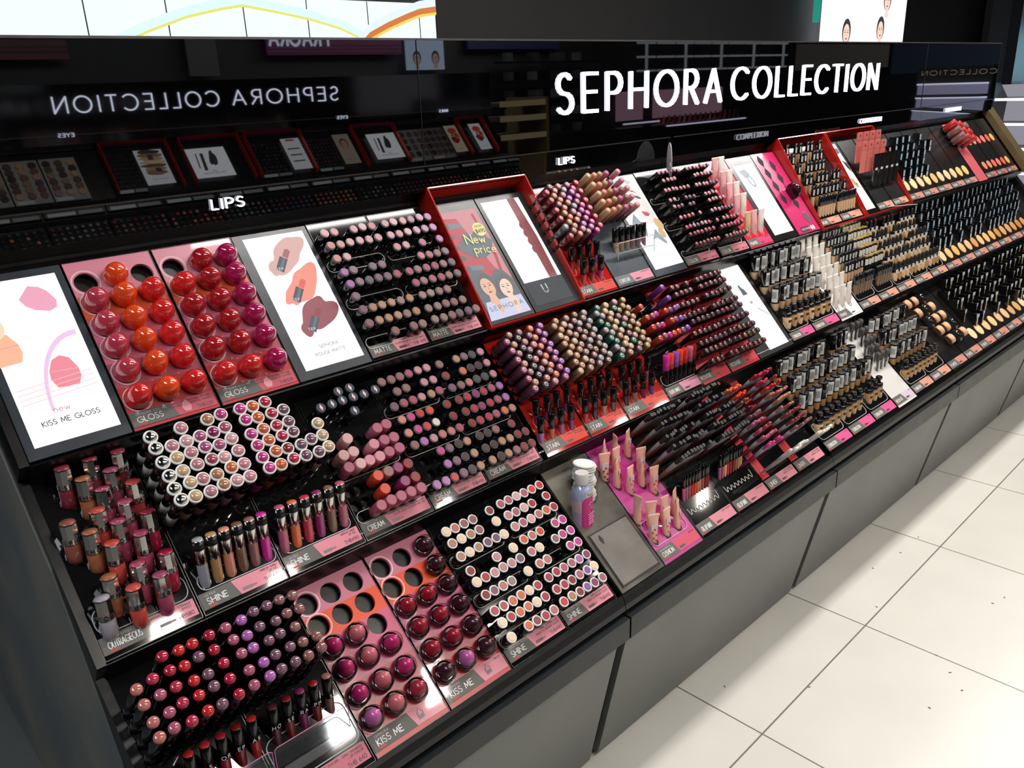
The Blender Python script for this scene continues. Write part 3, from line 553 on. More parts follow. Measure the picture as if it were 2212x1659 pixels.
for i in range(16): item('pan', ['#e6c090', '#e0b070', '#d8a860', '#dcae70', '#e0b080', '#c88e50', '#e2b474', '#dcae6c', '#d8a060', '#c08040', '#cc9858', '#c8905c', '#c48848', '#b87838', '#c08848', '#b87c44'][i], frame(2, 3.650 + .0750 * i, .245, .0004), 'powder_pan', 'round beige tester pan, %s from left along the middle shelf' % (ORD[i + 1]), 'powder pan', 'beige tester pans on the middle shelf')

# ------------------------------------------------------------------ TIER 3 (bottom shelf)
DA = [(.045, '..CRRC'), (.0702, 'sQCRuC'), (.0960, 'sqQRuC'), (.1222, 'sqQRuC'), (.1478, 'sqQRuC')]
DB = [(.045, 'qvuubb'), (.0702, 'qvuubb'), (.0960, 'qvuub.'), (.1222, 'qvuubb'), (.1462, 'qvuubb')]
grid('pen', 3, .2582, .0237, DA, 'matte_lip_pen', 'domed lip pen', 'bottom-left black tray', 'lip pen', 'long black lip pens at the near end', r=.009)
grid('pen', 3, .4055, .0234, DB, 'matte_lip_pen', 'domed lip pen', 'second bottom black tray', 'lip pen', 'long black lip pens at the near end', r=.009)
for i, c_ in enumerate('RRCDRWDMDbd' + 'e'):
    X_ = (.298 + .0253 * i) if i < 5 else (.435 + .0250 * (i - 5))
    if X_ > .552: continue
    item('darktest', c_, upright(3, X_, .220), 'lip_lacquer_tester', '%s lip lacquer tester with black cap, %s from left in clear rack' % (SH[c_][1], ORD[i + 1]), 'lip lacquer', 'black-capped testers in the clear rack')
    me_ = MB().text(LETT[(i * 5 + 2) % 8], 0, .030, .0062, WHITE, z=0, sw=.16, align='c', gap=.6)
    me_.v = [(v[0], -.0090 + v[0] * v[0] * 50, v[1]) for v in me_.v]
    me_.build('lettering', LASTROOT[0])
SH.update({'1': ('#cc2878', 'magenta'), '2': ('#e08088', 'pink'), '3': ('#a81c30', 'red'), '4': ('#3c1424', 'dark plum'), '5': ('#d070b8', 'orchid'), '6': ('#b0304a', 'rose')})
KM1 = [(.0415, '...'), (.0867, '...'), (.1325, '12.'), (.1772, '121'), (.2260, '121'), (.2708, '526')]
KM2 = [(.0415, '..4'), (.0870, '..4'), (.1315, '334'), (.1770, '334'), (.2238, '334'), (.2715, '454')]
grid('kiss', 3, .5865, .0490, KM1, 'lip_balm_ball', 'domed lip balm', 'left KISS ME tray', 'lip balm', 'domed lip balms on the bottom shelf', r=.0198)
grid('kiss', 3, .7485, .0500, KM2, 'lip_balm_ball', 'domed lip balm', 'right KISS ME tray', 'lip balm', 'domed lip balms on the bottom shelf', r=.0198)
SA = [(.0427, 'wsbb.d'), (.0685, 'nwnb.w'), (.1000, 'nwnuuw'), (.1343, 'D..p.w'), (.1603, 'wCpppu'), (.1915, 'Dust.w'), (.2260, 'CCoowC'), (.2523, 'wCoowC'), (.2840, 'w.odCs')]
SB = [(.0400, 'qqlqOR'), (.0690, 'pqlC.C'), (.0972, 'pqlsoC'), (.1310, 'osO.kK'), (.1600, 'sw.bkK'), (.1896, 'ss..kK'), (.2226, 'CCqqvM'), (.2516, 'CCDqVw'), (.2810, 'RnDVMq')]
grid('shine', 3, .8935, .0237, SA, 'shine_lipstick', 'white-rimmed lipstick', 'left bottom SHINE tray', 'lipstick', 'white-rimmed lipsticks in the bottom SHINE trays', r=.0112)
grid('shine', 3, 1.0462, .0237, SB, 'shine_lipstick', 'white-rimmed lipstick', 'right bottom SHINE tray', 'lipstick', 'white-rimmed lipsticks in the bottom SHINE trays', r=.0112)
CU = [(1.392, .058), (1.434, .057), (1.482, .058), (1.370, .085), (1.413, .085), (1.390, .113), (1.484, .112), (1.414, .141), (1.461, .139), (1.482, .168), (1.377, .211), (1.403, .237), (1.450, .242), (1.492, .239), (1.384, .266), (1.431, .269), (1.476, .268)]
for i, (X_, s_) in enumerate(CU):
    row_ = ['back', 'second', 'third', 'fourth', 'fifth', 'sixth', 'seventh', 'front'][min(7, int((s_ - .05) / .028))]
    item('cush', 'PRrWORPrWORPWRRrO'[i], upright(3, X_ + .004, s_, (i * 37 % 11 - 5) * .12 + (1.2 if i in (0, 1, 10) else 0), .02), 'cushion_tube', 'peach tube with cherry print, %s row of CUSHION tray, %s' % (row_, 'left' if X_ < 1.405 else 'middle' if X_ < 1.455 else 'right'), 'tube', 'cherry-print tubes in the CUSHION tray')
random.seed(21)
def rnd(n, p, chars, empty=' '): return ''.join(random.choice(chars) if random.random() < p else empty for _ in range(n))
GE = [(s_, rnd(10, .88, 'e')) for s_ in (.0255, .0568, .0890, .1195, .1510)]
GF = [(s_, rnd(10, .86, 'W')) for s_ in (.0240, .0552, .0880, .1195, .1512)]
grid('gel', 3, 1.5115, .0130, GE, 'gel_lip_liner', 'black-ended gel liner', 'left GEL tray', 'lip liner', 'gel lip liners with black ends', words=False)
grid('gel', 3, 1.6850, .0130, GF, 'gel_lip_liner', 'black-ended gel liner', 'right GEL tray', 'lip liner', 'gel lip liners with black ends', words=False)
grid('ltest', 3, 1.553, .0115, [(.226, 'qmbROTsbDD')], 'lip_liner_tester', 'lip liner tester pencil', 'front of left liner tray', 'lip liner', 'liner tester pencils standing in front', up=True)
grid('ltest', 3, 1.712, .0125, [(.226, 'mqNRdDbTN')], 'lip_liner_tester', 'lip liner tester pencil', 'front of right liner tray', 'lip liner', 'liner tester pencils standing in front', up=True)
LA = [(.0547, 'o'), (.0769, 'O'), (.098, 'e'), (.120, 'W'), (.1415, 'u'), (.163, 'm'), (.185, 'r'), (.207, 'q'), (.229, 'k')]
LB = [(.052, 'C'), (.074, 'Q'), (.096, 'R'), (.118, 's'), (.139, 'n'), (.161, 's'), (.183, 'd'), (.205, 'd'), (.226, 'b')]
grid('liner', 3, 1.812, .0098, [(s_, rnd(7, .82, c_)) for s_, c_ in LA], 'lip_liner', 'thin lip liner', 'left LINER tray', 'lip liner', 'thin lip liners in the LINER trays')
grid('liner', 3, 1.958, .0110, [(s_, rnd(8, .78, c_)) for s_, c_ in LB], 'lip_liner', 'thin lip liner', 'right LINER tray', 'lip liner', 'thin lip liners in the LINER trays')
grid('liner', 3, 1.868, .0105, [(.272, 'w wwwwwww')], 'clear_lip_liner', 'clear lip liner', 'front left of LINER trays', 'lip liner', 'clear lip liners at the front', words=False)
grid('liner', 3, 2.020, .0100, [(.272, 'wwwwwwww')], 'clear_lip_liner', 'clear lip liner', 'front right of LINER trays', 'lip liner', 'clear lip liners at the front', words=False)
FB = [(.064, 'TTTTTTTT TTT'), (.126, 'TTTTTTTTTTT'), (.187, 'TTTTTTTTTTTT')]
grid('found', 3, 2.202, .0395, FB, 'foundation_bottle', 'black-capped foundation', 'bottom shelf right of the liners', 'foundation', 'foundation bottles on the bottom shelf', up=True, words=False, spin=1.1)
grid('pump', 3, 2.205, .0375, [(.255, 'NTTTTTTT TTT')], 'foundation_tester', 'pump foundation tester', 'bottom shelf front', 'foundation', 'pump testers on the bottom shelf', up=True, words=False)
grid('brush', 3, 2.712, .0300, [(.058, 'xxx'), (.090, ' xx'), (.126, 'xxx'), (.158, 'xx '), (.190, 'xxx')], 'makeup_brush', 'sleeved makeup brush', 'white tray on bottom shelf', 'brush', 'sleeved brushes in the white tray', up=True, words=False)
grid('found', 3, 2.835, .0365, [(.073, 'TTTTTTTT'), (.130, 'TTTTTTTT'), (.188, 'TTTTTTTT')], 'foundation_bottle', 'black-capped foundation', 'bottom shelf right of the brushes', 'foundation', 'foundation bottles right of the brushes', up=True, words=False, spin=1.1)
grid('pump', 3, 2.835, .0355, [(.253, 'TTTTTTTT')], 'foundation_tester', 'pump foundation tester', 'right of brushes, bottom shelf front', 'foundation', 'pump testers right of the brushes', up=True, words=False)
for i in range(5):
    for j in range(3):
        X_ = 3.185 + .062 * j + .020 * i; s_ = .035 + .048 * i
        if (i + j) % 3 == 2:
            item('disc', 'x', frame(3, X_, s_, .012) @ Matrix.Rotation(1.1, 4, 'Y'), 'cushion_compact', 'round black compact lid, %s from left in %s row of the case tray' % (ORD[j + 1], ROW[i + 1]), 'compact', 'round black compacts among the lined cases')
        else:
            item('cake', 'x', frame(3, X_, s_, .018) @ Matrix.Rotation(.9, 4, 'Y'), 'powder_case', 'beige lined powder case, %s from left in %s row of the case tray' % (ORD[j + 1], ROW[i + 1]), 'powder case', 'beige lined powder cases')
grid('compact2', 3, 3.50, .062, [(.030, ' xxxxxxxx.xxxxxxxxxxxxx'), (.078, 'xxxxxxxxx.xxxxxxxxxxxxx'), (.126, 'xxxxxxxxxx.xxxxxxxxxxxx'), (.172, 'x.xxxxx.xxxxxxxxxxxxx'), (.212, ' xx  x x xx x xxx x')], 'gold_edged_compact', 'gold-edged compact standing on end', 'bottom shelf powder tray', 'compact', 'gold-edged compacts on the bottom shelf', up=True, words=False, r=.012, jx=.005, spin=.2)
for i in range(12): item('pan', ['#ecc9a0', '#e6c494', '#e2b888', '#e4bc80', '#d8ae80', '#dcb084', '#c99a6c', '#cc9c60', '#e6c8a0', '#d0a068', '#c89458', '#d0a070'][i], frame(3, 3.487 + .0770 * i, .250, .0004), 'powder_pan', 'round beige tester pan, %s from left along the bottom shelf' % ORD[i + 1], 'powder pan', 'beige tester pans on the bottom shelf')
#TRAYS
# ------------------------------------------------------------------ trays: one lift-out unit each, real holes where the socket is empty
def holed_panel(w, s0, s1, holes, th, m, zoff=0.0):
    cu = bpy.data.curves.new('tmp', 'CURVE'); cu.dimensions = '2D'; cu.fill_mode = 'BOTH'; cu.extrude = th / 2
    def spl(pts):
        sp = cu.splines.new('POLY'); sp.points.add(len(pts) - 1); sp.use_cyclic_u = True
        for p, q in zip(sp.points, pts): p.co = (q[0], q[1], 0, 1)
    spl([(0, -s0), (w, -s0), (w, -s1), (0, -s1)])
    for x, s, r in holes: spl([(x + r * math.cos(a * math.pi / 12), -s + r * math.sin(a * math.pi / 12)) for a in range(24)])
    o = bpy.data.objects.new('tmp', cu); COL.objects.link(o)
    me = bpy.data.meshes.new_from_object(o)
    bpy.data.objects.remove(o); bpy.data.curves.remove(cu)
    me.transform(Matrix.Translation((0, 0, -th / 2 + zoff)))
    me.materials.clear(); me.materials.append(m)
    return me
def merge_holes(hs):
    out = []
    for h in sorted(hs, key=lambda h: -h[2]):
        if all(math.hypot(h[0] - g[0], h[1] - g[1]) > h[2] + g[2] + .0004 for g in out): out.append(h)
        else:
            g = min(out, key=lambda g: math.hypot(h[0] - g[0], h[1] - g[1])); d = math.hypot(h[0] - g[0], h[1] - g[1])
            r = d - g[2] - .0005
            if r > .004: out.append((h[0], h[1], r))
    return out
CUP = mat('#060606', 0.7, ior=1.2)
def socket_mesh(r, depth=.022):
    k = ('socket', round(r, 4))
    if k not in PROTO:
        PROTO[k] = MB().lathe([(r * .9, -depth), (r, -depth + .002), (r * 1.01, -.0004)], CUP, 24, cap=False).lathe([(r * .62, -depth + .0004), (r * .60, -depth + .0026)], mat('#1b1a19', .5), 24).mesh('socket')
    return PROTO[k]
S0 = {1: -.036, 2: .002, 3: .002}; S1_ = {1: .294, 2: .318, 3: .332}; LAB = {1: (.262, .289), 2: (.283, .311), 3: (.294, .324)}
def tray(t, X0, X1, label, m=TRAYBLK, title=None, sub=None, price=None, lines=(), pink=PINKL, split=.44, names='display_tray', grey=GREYL, blurb=None, icon=True, s0=None, slant=.018):
    w = X1 - X0; s0 = S0[t] if s0 is None else s0; s1 = S1_[t]
    root = empty(names, frame(t, X0))
    tag(root, label, 'display tray', 'lift-out display trays on the three shelves')
    hs = merge_holes([(X - X0, s, r) for (tt, X, s, r) in HOLES if tt == t and X0 + r * .6 < X < X1 - r * .6])
    hs = [h for h in hs if h[0] - h[2] > .001 and h[0] + h[2] < w - .001]
    ob('panel', holed_panel(w - .002, s0, s1, hs, .006, m), root)
    MB().box(0, w - .002, -s1 - .0012, -s1, -.014, .0, BLACK).box(0, .0012, -s1, -s0, -.014, .0012, BLACK).box(w - .0032, w - .002, -s1, -s0, -.014, .0012, BLACK).box(0, w - .002, -s0, -s0 + .001, -.014, .001, BLACK).build('edge_frame', root)
    for x, s, r in hs: ob('socket', socket_mesh(r, .026 if r > .015 else .018), root, Matrix.Translation((x, -s, 0)))
    a, b = LAB[t]
    if title is not None:
        g = MB(); h = b - a; xs = w * split
        g.prism([(.002, -b), (xs + slant * .2, -b), (xs - slant * .3, -a), (.002, -a)], .0002, .0014, grey)
        g.text(title, .012, -b + h * .26, h * .36, WHITE, z=.0016, sw=.13, w=min(w * split * .62, text_width(title) * h * .36))
        if sub: g.text(sub, .012, -b + h * .74, h * .13, mat('#c9c4be', .5), z=.0016, sw=.14, gap=.45)
        g.box(.012, .026, -b + h * .08, -b + h * .19, .0002, .0017, mat('#c23a30', .5))
        g.build('title_label', root)
        g = MB(); g.prism([(xs + slant * .2, -b), (w - .006, -b), (w - .006, -a), (xs - slant * .3, -a)], .0002, .0013, pink)
        for i, tx in enumerate(lines): g.text(tx, w - .012, -a - h * (.22 + .2 * i), h * .12, DARKT, z=.0015, sw=.16, align='r')
        if price: g.text(price, w - .012, -b + h * .14, h * .22, DARKT, z=.0015, sw=.14, align='r')
        if icon: g.box(xs + .008, xs + .026, -b + h * .16, -b + h * .34, .0014, .0017, mat('#4a4648', .3)).box(xs + .026, xs + .034, -b + h * .19, -b + h * .31, .0014, .0017, mat('#a8565c', .4))
        g.build('price_label', root)
    return root
def ribbon(root, pts, m, r=.0009, z=.0012, name='outline', closed=True):
    p = [(x, -s, z) for x, s in pts]
    if closed: p.append(p[0])
    return MB().tube(p, r, m, 5).build(name, root)
def rrect(x0, x1, s0, s1, r, n=5):
    o = []
    for cx, cy, a in ((x1 - r, s1 - r, 0), (x0 + r, s1 - r, 90), (x0 + r, s0 + r, 180), (x1 - r, s0 + r, 270)):
        for i in range(n + 1):
            q = math.radians(a + 90 * i / n); o.append((cx + r * math.cos(q), cy + r * math.sin(q)))
    return o
OUTL = mat('#cfcac4', .3, coat=.4)
def bands(name, stops):
    m = bpy.data.materials.new(name); m.use_nodes = True; nt = m.node_tree; b = nt.nodes['Principled BSDF']
    tc = nt.nodes.new('ShaderNodeTexCoord'); sp = nt.nodes.new('ShaderNodeSeparateXYZ'); mr = nt.nodes.new('ShaderNodeMapRange'); cr = nt.nodes.new('ShaderNodeValToRGB')
    mr.inputs['From Min'].default_value = .04; mr.inputs['From Max'].default_value = -.36
    cr.color_ramp.interpolation = 'CONSTANT'
    e = cr.color_ramp.elements
    while len(e) < len(stops): e.new(.5)
    for el, (s, h) in zip(e, stops): el.position = (s + .04) / .4; el.color = lin(h)
    nt.links.new(tc.outputs['Object'], sp.inputs[0]); nt.links.new(sp.outputs['Y'], mr.inputs['Value']); nt.links.new(mr.outputs[0], cr.inputs[0]); nt.links.new(cr.outputs[0], b.inputs['Base Color'])
    b.inputs['Roughness'].default_value = .3; b.inputs['Coat Weight'].default_value = .6; b.inputs['Coat Roughness'].default_value = .03
    return m
PB1 = bands('pink_bands', [(-.04, '#cf7f90'), (.032, '#dd5a38'), (.078, '#cf6884'), (.165, '#b05064'), (.213, '#bf3038')])
PB3 = bands('pink_bands_low', [(-.04, '#c06c80'), (.066, '#dc4418'), (.112, '#c94c74'), (.203, '#a8283c'), (.25, '#b42a2e')])
PALE = mat('#e9c3c6', .35)
def chain(root, xs, ss, r=.0235):
    g = MB()
    for s in ss: g.ring(xs, -s, r - .0012, r + .0008, .0004 + .0001 * (ss.index(s) % 2), PALE, 28)
    g.build('chain_outline', root)
for X0, X1, side in ((.4115, .5665, 'left'), (.5675, .7265, 'right')):
    r_ = tray(1, X0, X1, 'pink and orange striped GLOSS tray, %s of the two beside the egg poster' % side, PB1, 'GLOSS', 'SEPHORA KISS ME', 'THB320', ('ULTRA COMFORTABLE TEXTURE', '5 GLOSSY AND SCENTED SHADES'), pink=mat('#c65a68', .7, coat=1.0), split=.5, icon=False)
    MB().prism([(.092, -.285), (.102, -.286), (.106, -.276), (.099, -.264), (.092, -.268), (.089, -.277)], .0014, .0018, mat('#dd8c98', .4)).build('icon', r_)
    chain(r_, (.4385 if side == 'left' else .594) - X0, [.007, .049, .095, .140, .187, .239])
for X0, X1, side in ((.8945, 1.0475, 'left'), (1.0485, 1.2015, 'right')):
    r_ = tray(1, X0, X1, 'black MATTE lipstick tray, %s of the pair beside the smear poster' % side, TRAYBLK, 'MATTE', 'SEPHORA ROUGE', 'THB 490', ('LONG LASTING MOISTURE', 'INTENSE COLOR AND MATTE VELVET FINISH'), split=.42)
    for s in (.0703, .1618, .2555): ribbon(r_, rrect(.002, .1455, s - .0115, s + .0135, .0120), OUTL)
r_ = tray(1, 1.5375, 1.6845, 'upper glossy red tray of lip stains beside the red mirror frame', REDT, 'STAIN', 'CREAM LIP', None, ('LONG LASTING',), pink=mat('#d24a3e', .7, coat=1.0))
SPK = mat('#dd9c92', .3, coat=.4)
def slots(root, pts, X0, m=SPK):
    for X, s in pts:
        x = X - X0; o = []
        for i in range(16):
            a = 2 * math.pi * i / 16; o.append((x + .0102 * math.cos(a), s + .004 + .0185 * math.sin(a)))
        ribbon(root, o, m, .0006, .0008, 'slot_outline')
slots(r_, [(1.558 + .034 * i, .206) for i in range(4)] + [(1.573 + .034 * i, .249) for i in range(3)], 1.5375)
r_ = tray(1, 1.6855, 1.8465, 'black contour stick tray with a clear rack, left of the face poster', GRAYB, 'CONTOUR', None, None, ('CONTOUR STICK',), pink=mat('#d98ea4', .7, coat=1.0), grey=mat('#6a7076', .3))
g = MB(); CLR = clear('#eef2f4', .01); EDG = mat('#d8dde0', .15, coat=.5)
for x in (.052, .205): pass
rk = empty('clear_rack', upright(1, 1.815, .20, dz=0)); tag(rk, 'clear acrylic rack holding contour stick testers', 'rack')
MB().box(-.080, .080, -.016, -.0145, -.012, .034, CLR).build('front_panel', rk)
MB().tube([(-.080, -.015, .034), (.080, -.015, .034)], .0009, EDG).tube([(-.080, -.015, .006), (.080, -.015, .006)], .0009, EDG).tube([(-.080, -.015, -.012), (-.080, -.015, .034)], .0009, EDG).tube([(.080, -.015, -.012), (.080, -.015, .034), (.080, .012, .034)], .0009, EDG).build('rim', rk)
for X0, X1, side in ((2.0015, 2.1715, 'left'), (2.1815, 2.3420, 'right')):
    r_ = tray(1, X0, X1, 'black COLOR slim lipstick tray, %s one of two' % side, TRAYBLK, 'COLOR', 'SEPHORA', 'THB 390', ('LONG LASTING COLOR',), pink=mat('#cf7a86', .7, coat=1.0))
    for s in (.067, .159, .2505): ribbon(r_, rrect(.003, .140, s - .009, s + .011, .009), OUTL)
r_ = tray(1, 2.3430, 2.4890, 'red tray of primer tubes between COLOR lipsticks and a lit poster', mat('#c92c44', .15, coat=.5), 'PRIMER', None, None, ('SMOOTHING',), pink=mat('#d0356c', .7, coat=1.0))
slots(r_, [(2.372 + .040 * i, .236) for i in range(3)], 2.343)
MG = mat('#cc2a6a', .25, coat=.4)
r_ = tray(1, 2.6495, 2.8055, 'magenta tray with diamond cut-outs and one leaning compact', MG, None)
g = MB()
for i in range(4):
    for j in range(2):
        x = .042 + .058 * j; y = -(-.005 + .052 * i + .026 * j); k = .024
        g.add([(x + k * .62 * math.cos(a * math.pi / 8) * (1.12 if a % 4 == 0 else .82), y + k * math.sin(a * math.pi / 8) * (1.12 if a % 4 == 0 else .82), .0006) for a in range(16)], [tuple(range(16))], mat('#0c0a0c', .7))
g.build('diamond_recess', r_)
MB().disc(.112, -.238, .018, .0008, mat('#f2f0f0', .08, .85), 24, 1.2).build('round_mirror', r_)
MB().box(.03, .085, -.288, -.270, .0002, .0010, mat('#2c2a2c', .4)).text('SMOOTHING', .034, -.283, .007, WHITE, z=.0012).disc(.102, -.280, .006, .0010, WHT, 12, 1.5).disc(.116, -.280, .006, .0010, WHT, 12, 1.5).build('title_label', r_)
item('disc', 'x', upright(1, 2.738, .150, 0, 0) @ Matrix.Translation((0, -.01, .024)) @ Matrix.Rotation(1.45, 4, 'Y'), 'powder_compact_case', 'round compact standing on edge in the magenta tray', 'compact', None)

def red_frame(X0, X1, mids, label):
    root = empty('red_display_frame', frame(1, X0)); tag(root, label, 'display frame', 'raised red frames on the top shelf')
    w = X1 - X0; top = -.062
    prof = [(-top, .040), (-.298, .010), (-.300, -.016), (-top, -.016)]
    def wall(x, th=.004): MB().prism([(p[0], p[1]) for p in prof], x, x + th, RED, 'x').build('side_wall', root)
    wall(0); wall(w - .004)
    for x in mids: wall(x - X0)
    MB().box(.004, w - .004, -top - .003, -top, -.012, .040, RED).build('back_wall', root)
    MB().prism([(-.298, .008), (-.3015, .006), (-.312, -.034), (-.302, -.034)], 0, w, RED, 'x').build('front_lip', root)
    return root
red_frame(1.2135, 1.5370, [], 'raised red frame around the New price poster and the lit mirror')
red_frame(2.8065, 3.5800, [3.148, 3.162], 'long raised red frame around concealers and hanging pouches')
for X0, X1, side in ((2.8110, 2.9770, 'left'), (2.9780, 3.1470, 'right')):
    tray(1, X0, X1, 'black concealer tray inside the red frame, %s half' % side, TRAYBLK, 'CONCEALER', None, None, ('FULL COVERAGE',), pink=mat('#d99a84', .7, coat=1.0), split=.45, slant=.03)
for X0, X1, side in ((3.2900, 3.4330, 'left'), (3.4340, 3.5750, 'right')):
    tray(1, X0, X1, 'dark slotted tray under the black packs, %s half' % side, mat('#16181a', .3), 'NATURE', None, None, ('FALSE LASHES',), pink=mat('#d99a84', .7, coat=1.0), split=.5, slant=.03)
k = 0
for i in range(5):
    X0 = 3.582 + .1585 * i
    tray(1, X0, X0 + .1575, 'dark powder tray on the top shelf, %s after the red frame' % ORD[i + 1], mat('#151414', .3), 'POWDER', None, None, ('MATTE',), pink=mat('#c98a78', .7, coat=1.0), split=.5)
tray(1, 4.376, 4.500, 'rose pink tray of chunky blush sticks at the far end', mat('#d0626c', .3, coat=.3), None)
for i in range(3): tray(1, 4.502 + .151 * i, 4.652 + .151 * i, 'dark blush tray at the far end, %s from left' % ORD[i + 1], mat('#151414', .3), 'BLUSH', None, None, ('COLORFUL',), pink=mat('#c07264', .7, coat=1.0), split=.5)

r_ = tray(2, .2495, .4065, 'black OUTRAGEOUS lip plumper tray at the near end', TRAYBLK, 'OUTRAGEOUS', 'PLUMP EFFECT', 'THB580', ('PLUMPING & GLOSSY FORMULA', 'EFFECT'), split=.52)
ribbon(r_, rrect(.006, .150, .238, .300 - .020, .016), mat('#b9c2c6', .25, coat=.5), .0011)
for X0, X1, side in ((.4075, .5620, 'left'), (.5630, .7255, 'right')):
    r_ = tray(2, X0, X1, 'black SHINE gloss pen tray, %s one of two on the middle shelf' % side, TRAYBLK, 'SHINE', 'ULTRA', 'THB490', ('MIRROR SHINE', 'LIP GEL'), split=.42)
    ribbon(r_, rrect(.010, .150, .252, .281, .013), mat('#b9c2c6', .25, coat=.5), .0010)
r_ = tray(2, .7265, .8895, 'black balm tray between SHINE pens and CREAM lipsticks', TRAYBLK, 'CREAM', 'SEPHORA ROUGE', None, ('HYDRATING COLORED BALM 450 THB', 'COLOR ADAPT LIP BALM 600 THB'), split=.36)
for s in (.184, .2735): ribbon(r_, rrect(.002, .150, s - .0115, s + .0125, .0118), OUTL)
for X0, X1, side in ((.8905, 1.0415, 'left'), (1.0425, 1.2035, 'right')):
    r_ = tray(2, X0, X1, 'black CREAM lipstick tray, %s one of two' % side, TRAYBLK, 'CREAM', 'SEPHORA ROUGE', 'THB490', ('ULTRA CREAMY TEXTURE', 'INTENSE COLOR AND SATIN FINISH'), split=.42)
    for s in (.0965, .1880, .2788): ribbon(r_, rrect(.000, .1425, s - .0115, s + .0125, .0118), OUTL)
for (X0, X1, side), xa, xb in zip(((1.2180, 1.3690, 'left'), (1.3700, 1.5140, 'middle'), (1.5150, 1.6865, 'right')), (1.243, 1.396, 1.552), (1.227, 1.381, 1.535)):
    r_ = tray(2, X0, X1, 'glossy red STAIN tray on the middle shelf, %s of three' % side, REDT, 'STAIN', 'CREAM LIP', None, ('LONG LASTING COLOR', 'MATTE FINISH'), pink=mat('#d8493c', .7, coat=1.0), split=.46)
    slots(r_, [(xa + .0342 * i, .234) for i in range(4)] + [(xb + .0342 * i, .275) for i in range(4)], X0)
r_ = tray(2, 1.6875, 1.8430, 'black FLASH JUMBO crayon tray beside the red trays', TRAYBLK, 'FLASH JUMBO', None, None, ('LONG WEARING',), pink=mat('#d58aa4', .7, coat=1.0))
ribbon(r_, rrect(.006, .150, .250, .279, .012), OUTL)
CORT = mat('#c9343c', .25, coat=.4)
for X0, X1, side in ((1.8440, 1.9800, 'left'), (1.9810, 2.1360, 'right')):
    r_ = tray(2, X0 - .013 if side == 'left' else X0, X1, 'coral red lipstick tray, %s one beside the white poster' % side, CORT, 'ROUGE', None, None, ('LACQUER',), pink=mat('#cf3c48', .7, coat=1.0), split=.5)
    for s in (.0995, .1893, .2790):
        pts = []
        for i in range(36):
            x = .004 + (X1 - X0 - .02) * i / 35; pts.append((x, s + .012 + .0018 * math.sin(i * math.pi / 3 * 1.03)))
        ribbon(r_, pts, mat('#d98a88', .4), .0006, .0008, 'scallop_outline', closed=False)
def dark_tray(t, X0, X1, label, title, pk, outl=True, so=(.238, .279), m=TRAYBLK, lines=('SPF 20',), split=.5):
    r_ = tray(t, X0, X1, label, m, title, None, None, lines, pink=pk, split=split, slant=.03)
    if outl: ribbon(r_, rrect(.006, X1 - X0 - .008, so[0], so[1], .016), OUTL)
    return r_
HP = mat('#dd5590', .7, coat=1.0); PE = mat('#d99a84', .7, coat=1.0)
dark_tray(2, 2.3385, 2.4850, 'foundation tray just right of the white poster on the middle shelf', 'FOUNDATION', HP)
dark_tray(2, 2.4860, 2.6580, 'foundation tray just left of the white primer tray', 'FOUNDATION', HP)
r_ = dark_tray(2, 2.6590, 2.8250, 'white tray holding white primer tubes', 'PRIMER', WHT, False, m=mat('#dfe0e2', .25, coat=.4))
slots(r_, [(2.682 + .046 * i, .259) for i in range(3)], 2.659, mat('#3a3a3c', .4))
dark_tray(2, 2.8260, 2.9820, 'black concealer tray on the middle shelf, left of two', 'CONCEALER', PE, so=(.225, .276))
dark_tray(2, 2.9830, 3.1390, 'black concealer tray on the middle shelf, right of two', 'CONCEALER', PE, so=(.225, .276))
for i in range(3): dark_tray(2, 3.1400 + .1615 * i, 3.3005 + .1615 * i, 'INFUSION dropper bottle tray, %s of three' % ORD[i + 1], 'INFUSION', PE)
for i in range(8): dark_tray(2, 3.6260 + .1600 * i, 3.7850 + .1600 * i, 'dark powder tray on the middle shelf, %s from left' % ORD[i + 1], 'POWDER', mat('#c98a78', .4), False, m=mat('#151414', .3))

r_ = tray(3, .2495, .4050, 'black lip pen tray at the near bottom corner', TRAYBLK, 'MATURE', None, 'THB 640', ('ZERO TRANSFER',), split=.4)
r_ = tray(3, .4060, .5630, 'black lip pen tray left of the striped KISS ME trays', TRAYBLK, 'CREAM', None, 'THB 640', ('MATTE TEXTURE - ZERO TRANSFER', 'LIP COLOR'), split=.35, pink=mat('#c4707c', .7, coat=1.0))
ribbon(r_, rrect(.006, .150, .215, .290, .016), mat('#b9c2c6', .25, coat=.5), .0010)
for X0, X1, side in ((.5640, .7250, 'left'), (.7260, .8800, 'right')):
    r_ = tray(3, X0, X1, 'striped pink and orange KISS ME tray, %s of two' % side, PB3, 'KISS ME', 'SEPHORA', None, ('BALM',), pink=mat('#d9919c', .7, coat=1.0), split=.55, icon=False)
    MB().prism([(.100, -.317), (.112, -.316), (.113, -.306), (.106, -.298), (.099, -.306)], .0014, .0018, mat('#454043', .3)).prism([(.101, -.310), (.111, -.309), (.106, -.299)], .0019, .0021, mat('#c9506c', .3)).build('icon', r_)
    chain(r_, (.5865 if side == 'left' else .7485) - X0, [.0415, .087, .132, .177, .2245, .2712], .0232)
for X0, X1, side in ((.8810, 1.0425, 'left'), (1.0435, 1.1970, 'right')):
    r_ = tray(3, X0, X1, 'black SHINE lipstick tray on the bottom shelf, %s of two' % side, TRAYBLK, 'SHINE', 'SEPHORA ROUGE', 'THB490', ('SHINE & HYDRATION', 'SHEER TO MEDIUM COLOR'), split=.42)
    for s in (.1000, .1908, .2828): ribbon(r_, rrect(.002, .1455, s - .0120, s + .0135, .0120), OUTL)
